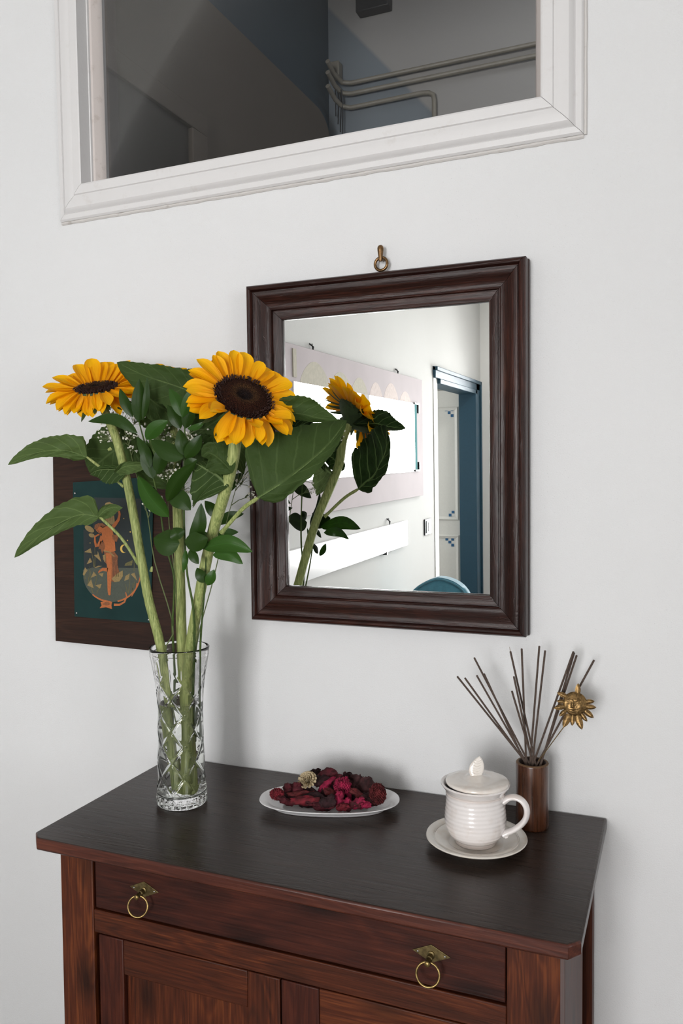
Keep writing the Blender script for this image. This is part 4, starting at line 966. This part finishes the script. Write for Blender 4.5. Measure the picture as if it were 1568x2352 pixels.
specs = [
 (660, 1815, .929, .026, .030, 80, 1.7, .5, 'wine', 'wine red rolled dried petal behind the left red seed head'),
 (682, 1812, .932, .024, .026, 75, 1.3, .5, 'wine', 'wine red cupped dried petal left of the cream flower'),
 (690, 1822, .927, .046, .016, 4, 1.9, .2, 'rust', 'long rolled rust red dried petal under the cream flower'),
 (700, 1838, .924, .050, .022, 2, 1.5, .4, 'red', 'large curled red dried petal at the front left of the dish'),
 (655, 1840, .920, .030, .014, -28, 1.2, .3, 'wine', 'narrow dark red dried petal beside the left red seed head'),
 (722, 1775, .938, .024, .018, 20, 1.0, .3, 'dark', 'blackish dried petal behind the cream flower'),
 (752, 1782, .944, .036, .032, 12, .8, .6, 'wine', 'wine red crumpled petal standing highest at the back'),
 (740, 1795, .938, .034, .026, 0, .9, .4, 'dark', 'dark petal below the highest crumpled petal'),
 (748, 1806, .934, .046, .018, 48, 1.6, .3, 'pink', 'long folded magenta petal slanting up in the middle'),
 (800, 1812, .934, .042, .012, -82, 1.7, .2, 'pink', 'upright magenta strip right of the red flower'),
 (753, 1842, .924, .028, .026, 20, .8, .3, 'dark', 'flat dark petal in the middle front of the dish'),
 (778, 1833, .928, .026, .020, 85, .9, .4, 'pink', 'bright magenta petal below the red flower'),
 (795, 1845, .922, .020, .020, 60, 1.4, .6, 'pink', 'small balled magenta petal at the front'),
 (787, 1854, .918, .022, .014, 8, 1.0, .5, 'red', 'small red petal hanging over the front rim'),
 (824, 1845, .922, .024, .020, 30, .7, .3, 'pink', 'magenta angular petal right of the front'),
 (840, 1848, .921, .018, .012, 0, .8, .3, 'pink', 'tiny magenta petal chip near the right front'),
 (816, 1800, .936, .034, .036, 70, 1.1, .5, 'brown', 'brownish wrinkled petal behind the magenta strip'),
 (842, 1808, .934, .036, .038, 95, 1.2, .5, 'brown', 'large dark brown wrinkled petal at the back right'),
 (830, 1830, .926, .046, .016, -35, 1.5, .3, 'rust', 'long rust petal slanting down towards the right seed head'),
 (762, 1822, .928, .030, .018, -25, 1.2, .3, 'rust', 'rust red petal under the folded magenta one'),
 (722, 1846, .919, .030, .012, -4, 1.0, .3, 'wine', 'dark red sliver along the front edge of the dish'),
 (852, 1838, .922, .034, .020, -10, 1.0, .4, 'brown', 'brown petal under the right seed head'),
 (820, 1822, .922, .040, .030, 10, .7, .4, 'dark', 'dark petal under the brown wrinkled petals'),
 (770, 1825, .921, .050, .034, -5, .6, .4, 'dark', 'wide dark petal buried under the red flower'),
 (690, 1828, .919, .060, .034, 5, .5, .4, 'dark', 'wide dark petal buried at the left of the dish'),
 (715, 1838, .920, .044, .030, 10, .8, .4, 'dark', 'dark petal at the bottom of the dish left of the middle'),
 (745, 1850, .918, .038, .020, 6, .9, .3, 'wine', 'wine red petal low at the front edge left of the magenta balls'),
 (806, 1850, .919, .034, .018, 4, .9, .3, 'wine', 'wine red petal low at the front edge right of the magenta balls'),
 (668, 1832, .919, .036, .022, -12, .9, .3, 'dark', 'dark petal under the long rust petal at the left'),
 (838, 1838, .920, .034, .024, 15, .8, .3, 'dark', 'dark petal low at the right behind the magenta chip'),
 (775, 1792, .940, .026, .022, 40, 1.1, .5, 'wine', 'wine red petal behind the crimson ball flower'),
 (800, 1792, .938, .030, .024, 100, 1.0, .5, 'dark', 'dark upright petal between the crimson flower and the brown ones'),
]
for i, s in enumerate(specs): curl(*s, seed=i*3+1)
def cluster(px, py, z, R, mat, label, n, bs, name, seed, squash=(1, 1, 1), ang=0):
    rr = random.Random(seed); c = at_z(px, py, z); mb = MB(); mb.blob(c, R*.82*squash[0], R*.82*squash[1], R*.82*squash[2], 14, 10, jit=.25)
    for k in range(n):
        zz = 1-2*(k+.5)/n; a = k*2.39996; q = sqrt(max(0, 1-zz*zz)); d = Vector((q*cos(a)*squash[0], q*sin(a)*squash[1], zz*squash[2]))
        b = bs*rr.uniform(.7, 1.25); mb.blob(c+d*R*.9*rr.uniform(.93, 1.1), b, b, b*1.1, 6, 5, jit=.3)
    return tag(mb.build(name, PM[mat], None, fix=False, org=c), label, 'dried flower', 'potpourri in the oval dish')
cluster(636, 1824, .925, .0112, 'red', 'round red seed head at the left end of the dish', 150, .0014, 'dried_seed_head', 1, (1.15, 1, .9))
cluster(786, 1805, .938, .0140, 'pink', 'bright crimson ball shaped flower in the middle of the dish', 170, .0018, 'dried_flower', 2, (1.1, 1, 1))
cluster(867, 1824, .928, .0160, 'rust', 'dark red bumpy seed head at the right end of the dish', 330, .0013, 'dried_seed_head', 3, (.95, 1, 1.15))
# cream wood flower
cw = at_z(707, 1795, .937); cf = thing('dried_flower', cw, 'cream coloured papery flower on top of the potpourri', 'dried flower', 'potpourri in the oval dish')
nn = (-FW*.62+UP*.72-RT*.18).normalized(); Xc = RT-nn*RT.dot(nn); Xc.normalize(); Yc = nn.cross(Xc)
rows = []
for i in range(6):
    u = i/5; rows.append([(u*1.0, v*(.20*(1-.15*u)), .16*v*v+.12*u*u) for v in (-1, -.5, 0, .5, 1)])
CP = MB().grid(rows).mesh('petal', (0, 0, 0), 80, [PM['cream']]); rr = random.Random(5)
for ring, (cnt, el, L) in enumerate(((15, .20, .0165), (15, .55, .0150), (13, .85, .0130), (10, 1.1, .0110), (6, 1.35, .009))):
    for i in range(cnt):
        a = 2*pi*(i+.5*(ring % 2)+rr.uniform(-.2, .2))/cnt; e = Xc*cos(a)+Yc*sin(a); PX = e*cos(el)+nn*sin(el); PZ = nn*cos(el)-e*sin(el)
        inst(CP, 'petal', cf, basis(PX, PZ.cross(PX), PZ, cw+e*.0012+nn*ring*.0006, L, L, L))

# ------------------------------------------------------------------ mug, lid, saucer
SC = Vector((.3555, -.178, TZ))
sau = thing('saucer', SC, 'cream glazed saucer under the lidded mug', 'saucer')
sp = [(1e-5, .003), (.030, .003), (.034, 0), (.038, 0), (.041, .003), (.058, .0075), (.073, .0125), (.0762, .0138), (.0770, .0150), (.0762, .0164), (.073, .0163), (.066, .0142), (.0652, .0134), (.0640, .0140), (.0635, .0132), (.0622, .0135), (.054, .0108), (.046, .0086), (.043, .0072), (.040, .0056), (1e-5, .0055)]
MB().lathe(sp, 72, SC).build('saucer_body', M['saucer'], sau, angle=55)
MC = SC+Vector((-.002, .002, .0058))
mug = thing('mug', MC, 'cream glazed pottery mug with loop handle and lid, standing on a saucer', 'mug')
mp = [(1e-5, .002), (.026, .002), (.028, 0), (.0315, 0), (.0322, .003), (.0335, .006), (.038, .010), (.0425, .016), (.0455, .024), (.0468, .033), (.0470, .040), (.0462, .050), (.0452, .060), (.0447, .068), (.0450, .074), (.0452, .0785), (.0458, .0800), (.0462, .0812), (.0485, .0845), (.0515, .0885), (.0525, .0900), (.0525, .0915), (.0510, .0922), (.0485, .0910), (.0450, .0860), (.0430, .0800), (.0425, .068), (.0440, .040), (.0420, .02), (.030, .008), (1e-5, .006)]
fine = []
for (r0, z0), (r1, z1) in zip(mp, mp[1:]):
    for k in range(10): f = k/10; fine.append((r0+(r1-r0)*f, z0+(z1-z0)*f))
fine.append(mp[-1])
MB().lathe(fine, 72, MC, fn=lambda i, r, z, a: .000125*sin(z*1000+.6*sin(a*2)) if .008 < z < .078 and r > .036 and i < 175 else 0).build('mug_body', M['mug'], mug, angle=60)
hdir = Vector((RT.x, RT.y, 0)).normalized()*.93+Vector((-FW.x, -FW.y, 0)).normalized()*.37
hp = [(.0435, .068), (.052, .0745), (.061, .0765), (.070, .0735), (.0765, .0655), (.0782, .055), (.0755, .044), (.068, .034), (.058, .026), (.049, .021), (.0435, .0175)]
hpts = bez([MC+hdir*r+Vector((0, 0, z)) for r, z in hp], 40); hm = MB(); tv = Vector((0, 0, 1)).cross(hdir).normalized(); rows = []
for i, p in enumerate(hpts):
    t_ = (hpts[min(i+1, 40)]-hpts[max(i-1, 0)]).normalized(); nr = t_.cross(tv); fl_ = 1+.5*max(0, abs(i/20-1)-.75)*4*.35
    rows.append([p+tv*(.0082*fl_*cos(2*pi*k/14))+nr*(.0048*fl_*sin(2*pi*k/14)*(1-.18*abs(cos(2*pi*k/14)))) for k in range(14)])
hm.grid(rows, cv=True); hm.blob(hpts[-1]+Vector((0, 0, -.002))+hdir*.002, .006, .006, .004, 10, 8, jit=.3)
hm.build('handle', M['mug'], mug, angle=70)
LC = MC+Vector((.0035, -.001, .0895))
lp = [(1e-5, -.006), (.036, -.006), (.040, -.0045), (.0412, .0), (.0455, .0012), (.0478, .0026), (.0483, .0045), (.0478, .0062), (.0455, .0075), (.038, .0092), (.030, .0102), (.024, .0100), (.018, .0106), (.012, .0130), (.006, .0145), (1e-5, .015)]
lid = MB().lathe(lp, 72, LC).build('lid', M['lid'], mug, angle=60)
kb = MB(); kx = (RT*1.0); kx.z = 0; kx.normalize(); kn = Vector((-FW.x, -FW.y, 0)).normalized(); rows = []
for i in range(15):
    u = i/14; wd = .0112*(sin(pi*min(1, .18+.82*u)))**.75*(1 if u < 1 else 0)+.0004; tl = .010*u*u
    cpt = LC+Vector((0, 0, .011+.031*u))+kx*(tl*.6-.002)-kn*(.004*u)
    rows.append([cpt+kx*(wd*cos(2*pi*k/24))+kn*((.0042*(1-u*.55)+.0004*sin(u*50+3*abs(cos(2*pi*k/24)))) * sin(2*pi*k/24)) for k in range(24)])
kb.grid(rows, cv=True); kb.add(rows[-1], [tuple(range(24))])
for k in range(6):     # raised veins
    u = .16+.12*k; o = LC+Vector((0, 0, .011+.031*u))+kx*(.010*u*u*.6-.002)-kn*(.004*u)+kn*(.0042*(1-u*.55)+.0001)
    for s in (-1, 1): kb.tube([o, o+kx*(s*.005)+Vector((0, 0, .002))-kn*.0006, o+kx*(s*.0088*(sin(pi*min(1, .3+.7*u))))+Vector((0, 0, .0045))-kn*.0028], [.0006, .0005, .0003], 6)
kb.build('leaf_knob', M['lid'], lid, angle=50)

# ------------------------------------------------------------------ bamboo cup with incense
BC = Vector((.4238, -.0765, TZ))
cup = thing('bamboo_cup', BC, 'brown lacquered bamboo cup holding incense sticks near the wall', 'cup')
rb, hb_ = .0262, .106
bp_ = [(1e-5, .006), (.0205, .006), (.0205, hb_-.003), (.0210, hb_-.0012), (.0216, hb_-.0004)]
MB().lathe(bp_, 48, BC).build('inside', M['bamboo_in'], cup)
MB().lathe([(.0216, hb_-.0004), (.0236, hb_), (.0252, hb_-.0006), (.0259, hb_-.0018)], 48, BC).build('rim', M['bamboo_rim'], cup, angle=60)
MB().lathe([(.0259, hb_-.0018), (rb, hb_-.004), (.0260, .07), (.0259, .03), (.0262, .004), (.0256, .0008), (.024, 0), (1e-5, 0)], 48, BC).build('cup_body', M['bamboo'], cup, angle=60)
def cc(x, y): return (1040+x/4.48, 1480+y/4.48)
sticks = [((42, 328), (690, 1150), -.09, 'incense stick reaching furthest to the left'), ((120, 343), (700, 1150), -.085, 'second incense stick from the left, close above the lowest one'),
 ((243, 318), (722, 1160), -.08, 'third incense stick from the left, standing alone'), ((217, 135), (738, 1140), -.075, 'tallest of the incense sticks leaning left'),
 ((318, 300), (700, 1130), -.082, 'incense stick doubled against the tall left leaning one'), ((590, 70), (832, 1150), -.06, 'incense stick with a bare burnt tip in the middle'),
 ((706, 42), (748, 1100), -.066, 'upright incense stick left of the middle'), ((625, 328), (800, 1150), -.09, 'shorter incense stick left of the upright one'),
 ((605, 478), (812, 1180), -.095, 'shortest incense stick in the cup'), ((888, 15), (800, 1130), -.065, 'tallest incense stick, near upright in the middle'),
 ((948, 62), (828, 1110), -.06, 'near upright incense stick right of the tallest one'), ((1240, 72), (868, 1110), -.06, 'first of the three long incense sticks leaning right'),
 ((1247, 84), (935, 1150), -.055, 'middle of the three long incense sticks leaning right'), ((1273, 110), (948, 1150), -.05, 'third of the long incense sticks leaning right, beside the sun'),
 ((1452, 160), (905, 1160), -.045, 'incense stick leaning furthest right behind the sun ornament')]
for (tx, ty), (bx2, by2), Yt, lab in sticks:
    T = at_y(*cc(tx, ty), Yt); Bm = at_y(*cc(bx2, by2), -.079)
    e = (Bm-BC); e.z = 0
    if e.length > .0178: e = e*(.0178/e.length); Bm = Vector((BC.x+e.x, BC.y+e.y, Bm.z))
    d = (Bm-T).normalized(); k = 0; E_ = Bm
    while k < 95:
        q = Bm+d*(.001*k); h = Vector((q.x-BC.x, q.y-BC.y))
        if h.length > .0188 or q.z < TZ+.008: break
        E_ = q; k += 1
    mid_ = T.lerp(Bm, .5)
    mb = MB(); mb.tube([T, T+d*.0008, mid_, Bm, E_], [.0010, .00165, .00165, .00165, .0013], 8)
    o = mb.build('incense_stick', M['incense'], None, org=E_, fix=False); tag(o, lab, 'incense stick', 'incense sticks in the bamboo cup')
    if (tx, ty) == (590, 70):
        MB().tube([T-d*.007, T+d*.001], [.0003, .0006], 6).build('bare_tip', M['bambstick'], o)
# sun ornament on a wire
SN = at_y(*cc(1255, 612), -.082)
so = thing('sun_ornament', SN, 'small gilded sun with a face on a thin wire in the bamboo cup', 'ornament')
sn = (-FW*.94-RT*.20+UP*.16).normalized(); sx = (RT-sn*RT.dot(sn)).normalized(); sy = sn.cross(sx); u_ = mpp(SN)/4.48
def sp_(x, y, h): return SN+sx*((x-1255)*u_)+sy*(-(y-612)*u_)+sn*h
rows = []; RR = 122*u_
def face_h(x, y):
    h = .0050*max(0, 1-(x*x+y*y))**.6
    h += .0016*exp(-((x+.22)/.10)**2-((y-.0)/.28)**2)+.0012*exp(-((x+.25)/.13)**2-((y+.22)/.11)**2)
    for ex, ey in ((-.52, .12), (.22, .14)):
        h -= .0012*exp(-((x-ex)/.17)**2-((y-ey)/.09)**2); h += .0012*exp(-((x-ex)/.10)**2-((y-ey)/.05)**2); h += .0010*exp(-((x-ex)/.24)**2-((y-ey-.19)/.06)**2)
    h += .0010*exp(-((x+.22)/.2)**2-((y+.45)/.05)**2)-.0010*exp(-((x+.22)/.24)**2-((y+.52)/.03)**2)+.0009*exp(-((x+.22)/.15)**2-((y+.6)/.05)**2)
    h += .0010*exp(-((x-.42)/.2)**2-((y+.2)/.22)**2)+.0006*exp(-((x+.6)/.12)**2-((y+.22)/.2)**2)
    return h
for i in range(29):
    f = i/28
    rows.append([SN+(sx*cos(2*pi*k/56)+sy*sin(2*pi*k/56))*max(RR*f, 1e-5)+sn*(face_h(f*cos(2*pi*k/56), f*sin(2*pi*k/56))+.0003*noise.noise(Vector((f*9*cos(2*pi*k/56), f*9*sin(2*pi*k/56), 2)))) for k in range(56)])
rows.append([SN+(sx*cos(2*pi*k/56)+sy*sin(2*pi*k/56))*RR*1.0-sn*.0018 for k in range(56)]); rows.append([SN+(sx*cos(2*pi*k/56)+sy*sin(2*pi*k/56))*1e-5-sn*.0018 for k in range(56)])
MB().grid(rows, cv=True).build('face', M['sun'], so, angle=70)
rays = [((1290, 500), (1298, 405)), ((1160, 530), (1085, 492)), ((1140, 592), (1072, 590)), ((1135, 645), (1040, 655)), ((1150, 690), (1090, 735)), ((1185, 735), (1125, 850)), ((1225, 745), (1216, 832)), ((1275, 745), (1305, 870)), ((1325, 725), (1358, 792)), ((1355, 680), (1432, 750)), ((1372, 640), (1462, 650)), ((1372, 592), (1448, 575))]
for (ax2, ay2), (bx3, by3) in rays:
    a = sp_(ax2+(1255-ax2)*.14, ay2+(612-ay2)*.14, -.0004); b = sp_(bx3, by3, .0006); L = b-a; t_ = L.normalized(); s_ = sn.cross(t_).normalized(); rows = []; wv = .17 if L.length < .018 else .15
    bend = .0016*random.uniform(-1, 1)
    for i in range(9):
        u = i/8; wd = L.length*.24*(sin(pi*min(1, .22+.78*u)))**.7+.0002; c = a+L*u+s_*(bend*u*u)
        rows.append([c+s_*(wd*cos(2*pi*k/10))+sn*(.0012*sin(2*pi*k/10)*(1-.5*u)-(.0006*abs(cos(2*pi*k/10)) if sin(2*pi*k/10) > 0 else 0)+.0008*(sin(2*pi*k/10) > .9)) for k in range(10)])
    mb = MB().grid(rows, cv=True); mb.add(rows[0], [tuple(range(10))]); mb.add(rows[-1], [tuple(range(10))[::-1]]); mb.build('ray', M['sun'], so, angle=60)
wb = at_y(*cc(958, 1150), -.085); e = wb-BC; e.z = 0
if e.length > .0185: e *= .0185/e.length; wb = Vector((BC.x+e.x, BC.y+e.y, wb.z))
wt_ = sp_(1130, 850, -.001); dw = (wb-wt_).normalized()
lowp = wb.copy()
for k in range(60):
    q = wb+dw*(.001*k)
    if Vector((q.x-BC.x, q.y-BC.y)).length > .019: break
    lowp = q
MB().tube([sp_(1235, 650, -.0022), sp_(1180, 740, -.002), wt_, wb, lowp], .0007, 8).build('wire', M['brass'], so)

# ------------------------------------------------------------------ the part of the room the mirror shows
ap = thing('art_panel', (XL, -2.9, 1.26), 'wide pinkish grey panel with a bright mirror inset, on the side wall', 'panel')
pz0, pz1, py0, py1 = 1.235, 2.005, -3.955, -1.75
MB().box(XL+.006, XL+.022, py0, py1, pz0, pz1).build('panel_board', M['pinkboard'], ap, .002)
for y0, y1, hh, m in ((-2.00, -2.36, .115, 'hill1'), (-2.34, -2.66, .095, 'hill1'), (-2.64, -2.90, .09, 'hill1'), (-2.92, -3.14, .085, 'hill2'), (-3.16, -3.44, .10, 'hill2'), (-3.46, -3.70, .07, 'hill2')):
    pts = [(y0+(y1-y0)*k/14, 1.835+hh*max(0, sin(pi*k/14))**.7) for k in range(15)]
    MB().poly([(XL+.0215, y, z) for y, z in pts], (1, 0, 0), .001).build('painted_hill', M[m], ap)
MB().box(XL+.022, XL+.028, -3.755, -1.93, 1.40, 1.84).build('inset_mirror', M['mirror'], ap)
bv = NT('bevel_reflection'); bv.set(Base_Color=lin((104, 150, 152)), Roughness=.9, Specular_IOR_Level=0); MB().box(XL+.022, XL+.029, -3.80, -3.757, 1.40, 1.84).build('mirror_edge', bv.m, ap)  # matte teal painted in for the window frame's reflection in the bevel
for z0, z1 in ((1.40, 1.46), (1.78, 1.845)):
    mb = MB(); mb.box(XL+.022, XL+.034, -3.83, -3.745, z0 if z0 < 1.5 else z1-.012, z0+.012 if z0 < 1.5 else z1); mb.box(XL+.022, XL+.034, -3.845, -3.828, z0, z1); mb.build('corner_clip', M['black'], ap)
mb = MB(); mb.box(XL+.022, XL+.027, -1.965, -1.93, 1.86, 1.985); mb.build('side_strip', M['hill1'], ap)
def hangers(par, ys, z):
    for y in ys:
        mb = MB(); mb.tube([(XL-.002, y, z+.03), (XL+.02, y, z+.012), (XL+.016, y, z-.012)], .0035, 6); mb.tube([(XL+.004, y-.02, z+.03), (XL+.016, y, z)], .0025, 6); mb.build('hanger', M['black'], par)
hangers(ap, (-2.17, -3.45), 2.006)
lp_ = thing('white_panel', (XL, -2.9, .93), 'long narrow white panel hanging below the art panel, seen in the mirror', 'panel')
MB().box(XL+.004, XL+.020, -3.60, -1.75, .935, 1.095).build('panel_board', M['whiteboard'], lp_, .002)
hangers(lp_, (-3.25,), 1.102)
MB().box(XL+.002, XL+.024, -3.19, -3.17, .922, .94).build('clip', M['black'], lp_)
sw = thing('light_switch', (XL, -4.12, 1.01), 'dark framed light switch beside the blue door, seen in the mirror', 'switch')
MB().box(XL, XL+.010, -4.18, -4.03, .955, 1.065).build('switch_plate', M['black'], sw, .002)
MB().box(XL+.009, XL+.016, -4.155, -4.055, .968, 1.052).build('switch_surround', M['white_plastic'], sw, .002)
MB().box(XL+.015, XL+.020, -4.135, -4.085, .978, 1.042).build('rocker', M['white_plastic'], sw, .003)
# added ceiling lamp, out of view, there to brighten the front wall
cl_ = thing('added_ceiling_lamp', (.3, -4.9, ZC), 'added round white ceiling lamp, out of view at the far end of the room', 'lamp')
MB().lathe([(1e-5, -.001), (.07, -.001), (.07, -.025), (.02, -.03), (.02, -.075), (1e-5, -.075)], 32, (.3, -4.9, ZC)).build('base', M['white_plastic'], cl_)
MB().lathe([(.03, -.06), (.17, -.075), (.175, -.095), (.17, -.098), (.03, -.08)], 40, (.3, -4.9, ZC)).build('shade', M['white_plastic'], cl_)
# armchair
ac = thing('armchair', (-.60, -3.05, 0), 'teal upholstered armchair with piped rounded back, seen in the mirror', 'armchair')
ac.rotation_euler = (0, 0, 0)
AC = Vector((-.57, -3.05, 0))
def cushion(name, c, sx_, sy_, sz_, p=3.2, rotz=0):
    rows = []; c = Vector(c)
    for i in range(17):
        t = -pi/2+pi*i/16; row = []
        for k in range(32):
            a = 2*pi*k/32; f = lambda v: (abs(v)**(2/p))*(1 if v >= 0 else -1)
            x, y, z = f(cos(t))*f(cos(a))*sx_, f(cos(t))*f(sin(a))*sy_, f(sin(t))*sz_
            row.append(c+Vector((x*cos(rotz)-y*sin(rotz), x*sin(rotz)+y*cos(rotz), z)))
        rows.append(row)
    return MB().grid(rows, cv=True).build(name, M['teal'], ac, angle=80)
def backrest():
    rows = []; prof = []
    for i in range(25):
        a = pi*i/24; prof.append((-.185*cos(a), .64+.19*sin(a)**.75*(1 if a > pi/2 else 1-.22*cos(a))))
    fr, bk = [], []
    pts = [(-.185, .30)]+prof+[(.185, .30)]
    L = [(.92, .055), (1, .035), (1, -.035), (.92, -.055)]
    rows = [[AC+Vector((x*s, .0+d+.03, .30+(z-.30)*(s if z > .3 else 1))) for x, z in pts] for s, d in L]
    cfr = [[AC+Vector((x*.02, .068+.03, .5+(z-.5)*.02)) for x, z in pts]]; cbk = [[AC+Vector((x*.02, -.068+.03, .5+(z-.5)*.02)) for x, z in pts]]
    o = MB().grid(cfr+rows+cbk).build('backrest', M['teal'], ac, angle=60)
    pp = MB(); pp.tube([AC+Vector((x*.985, .078, .30+(z-.30)*.985)) for x, z in pts], .005, 8); pp.build('piping', M['teal'], o)
backrest()
cushion('seat', (-.60, -3.30, .36), .26, .27, .09)
cushion('arm', (-.86, -3.27, .46), .055, .28, .12); cushion('arm', (-.34, -3.27, .46), .055, .28, .12)
for x in (-.83, -.37):
    for y in (-3.5, -3.02): MB().tube([(x, y, .30), (x, y, 0)], [.022, .014], 10).build('leg', M['leg'], ac)
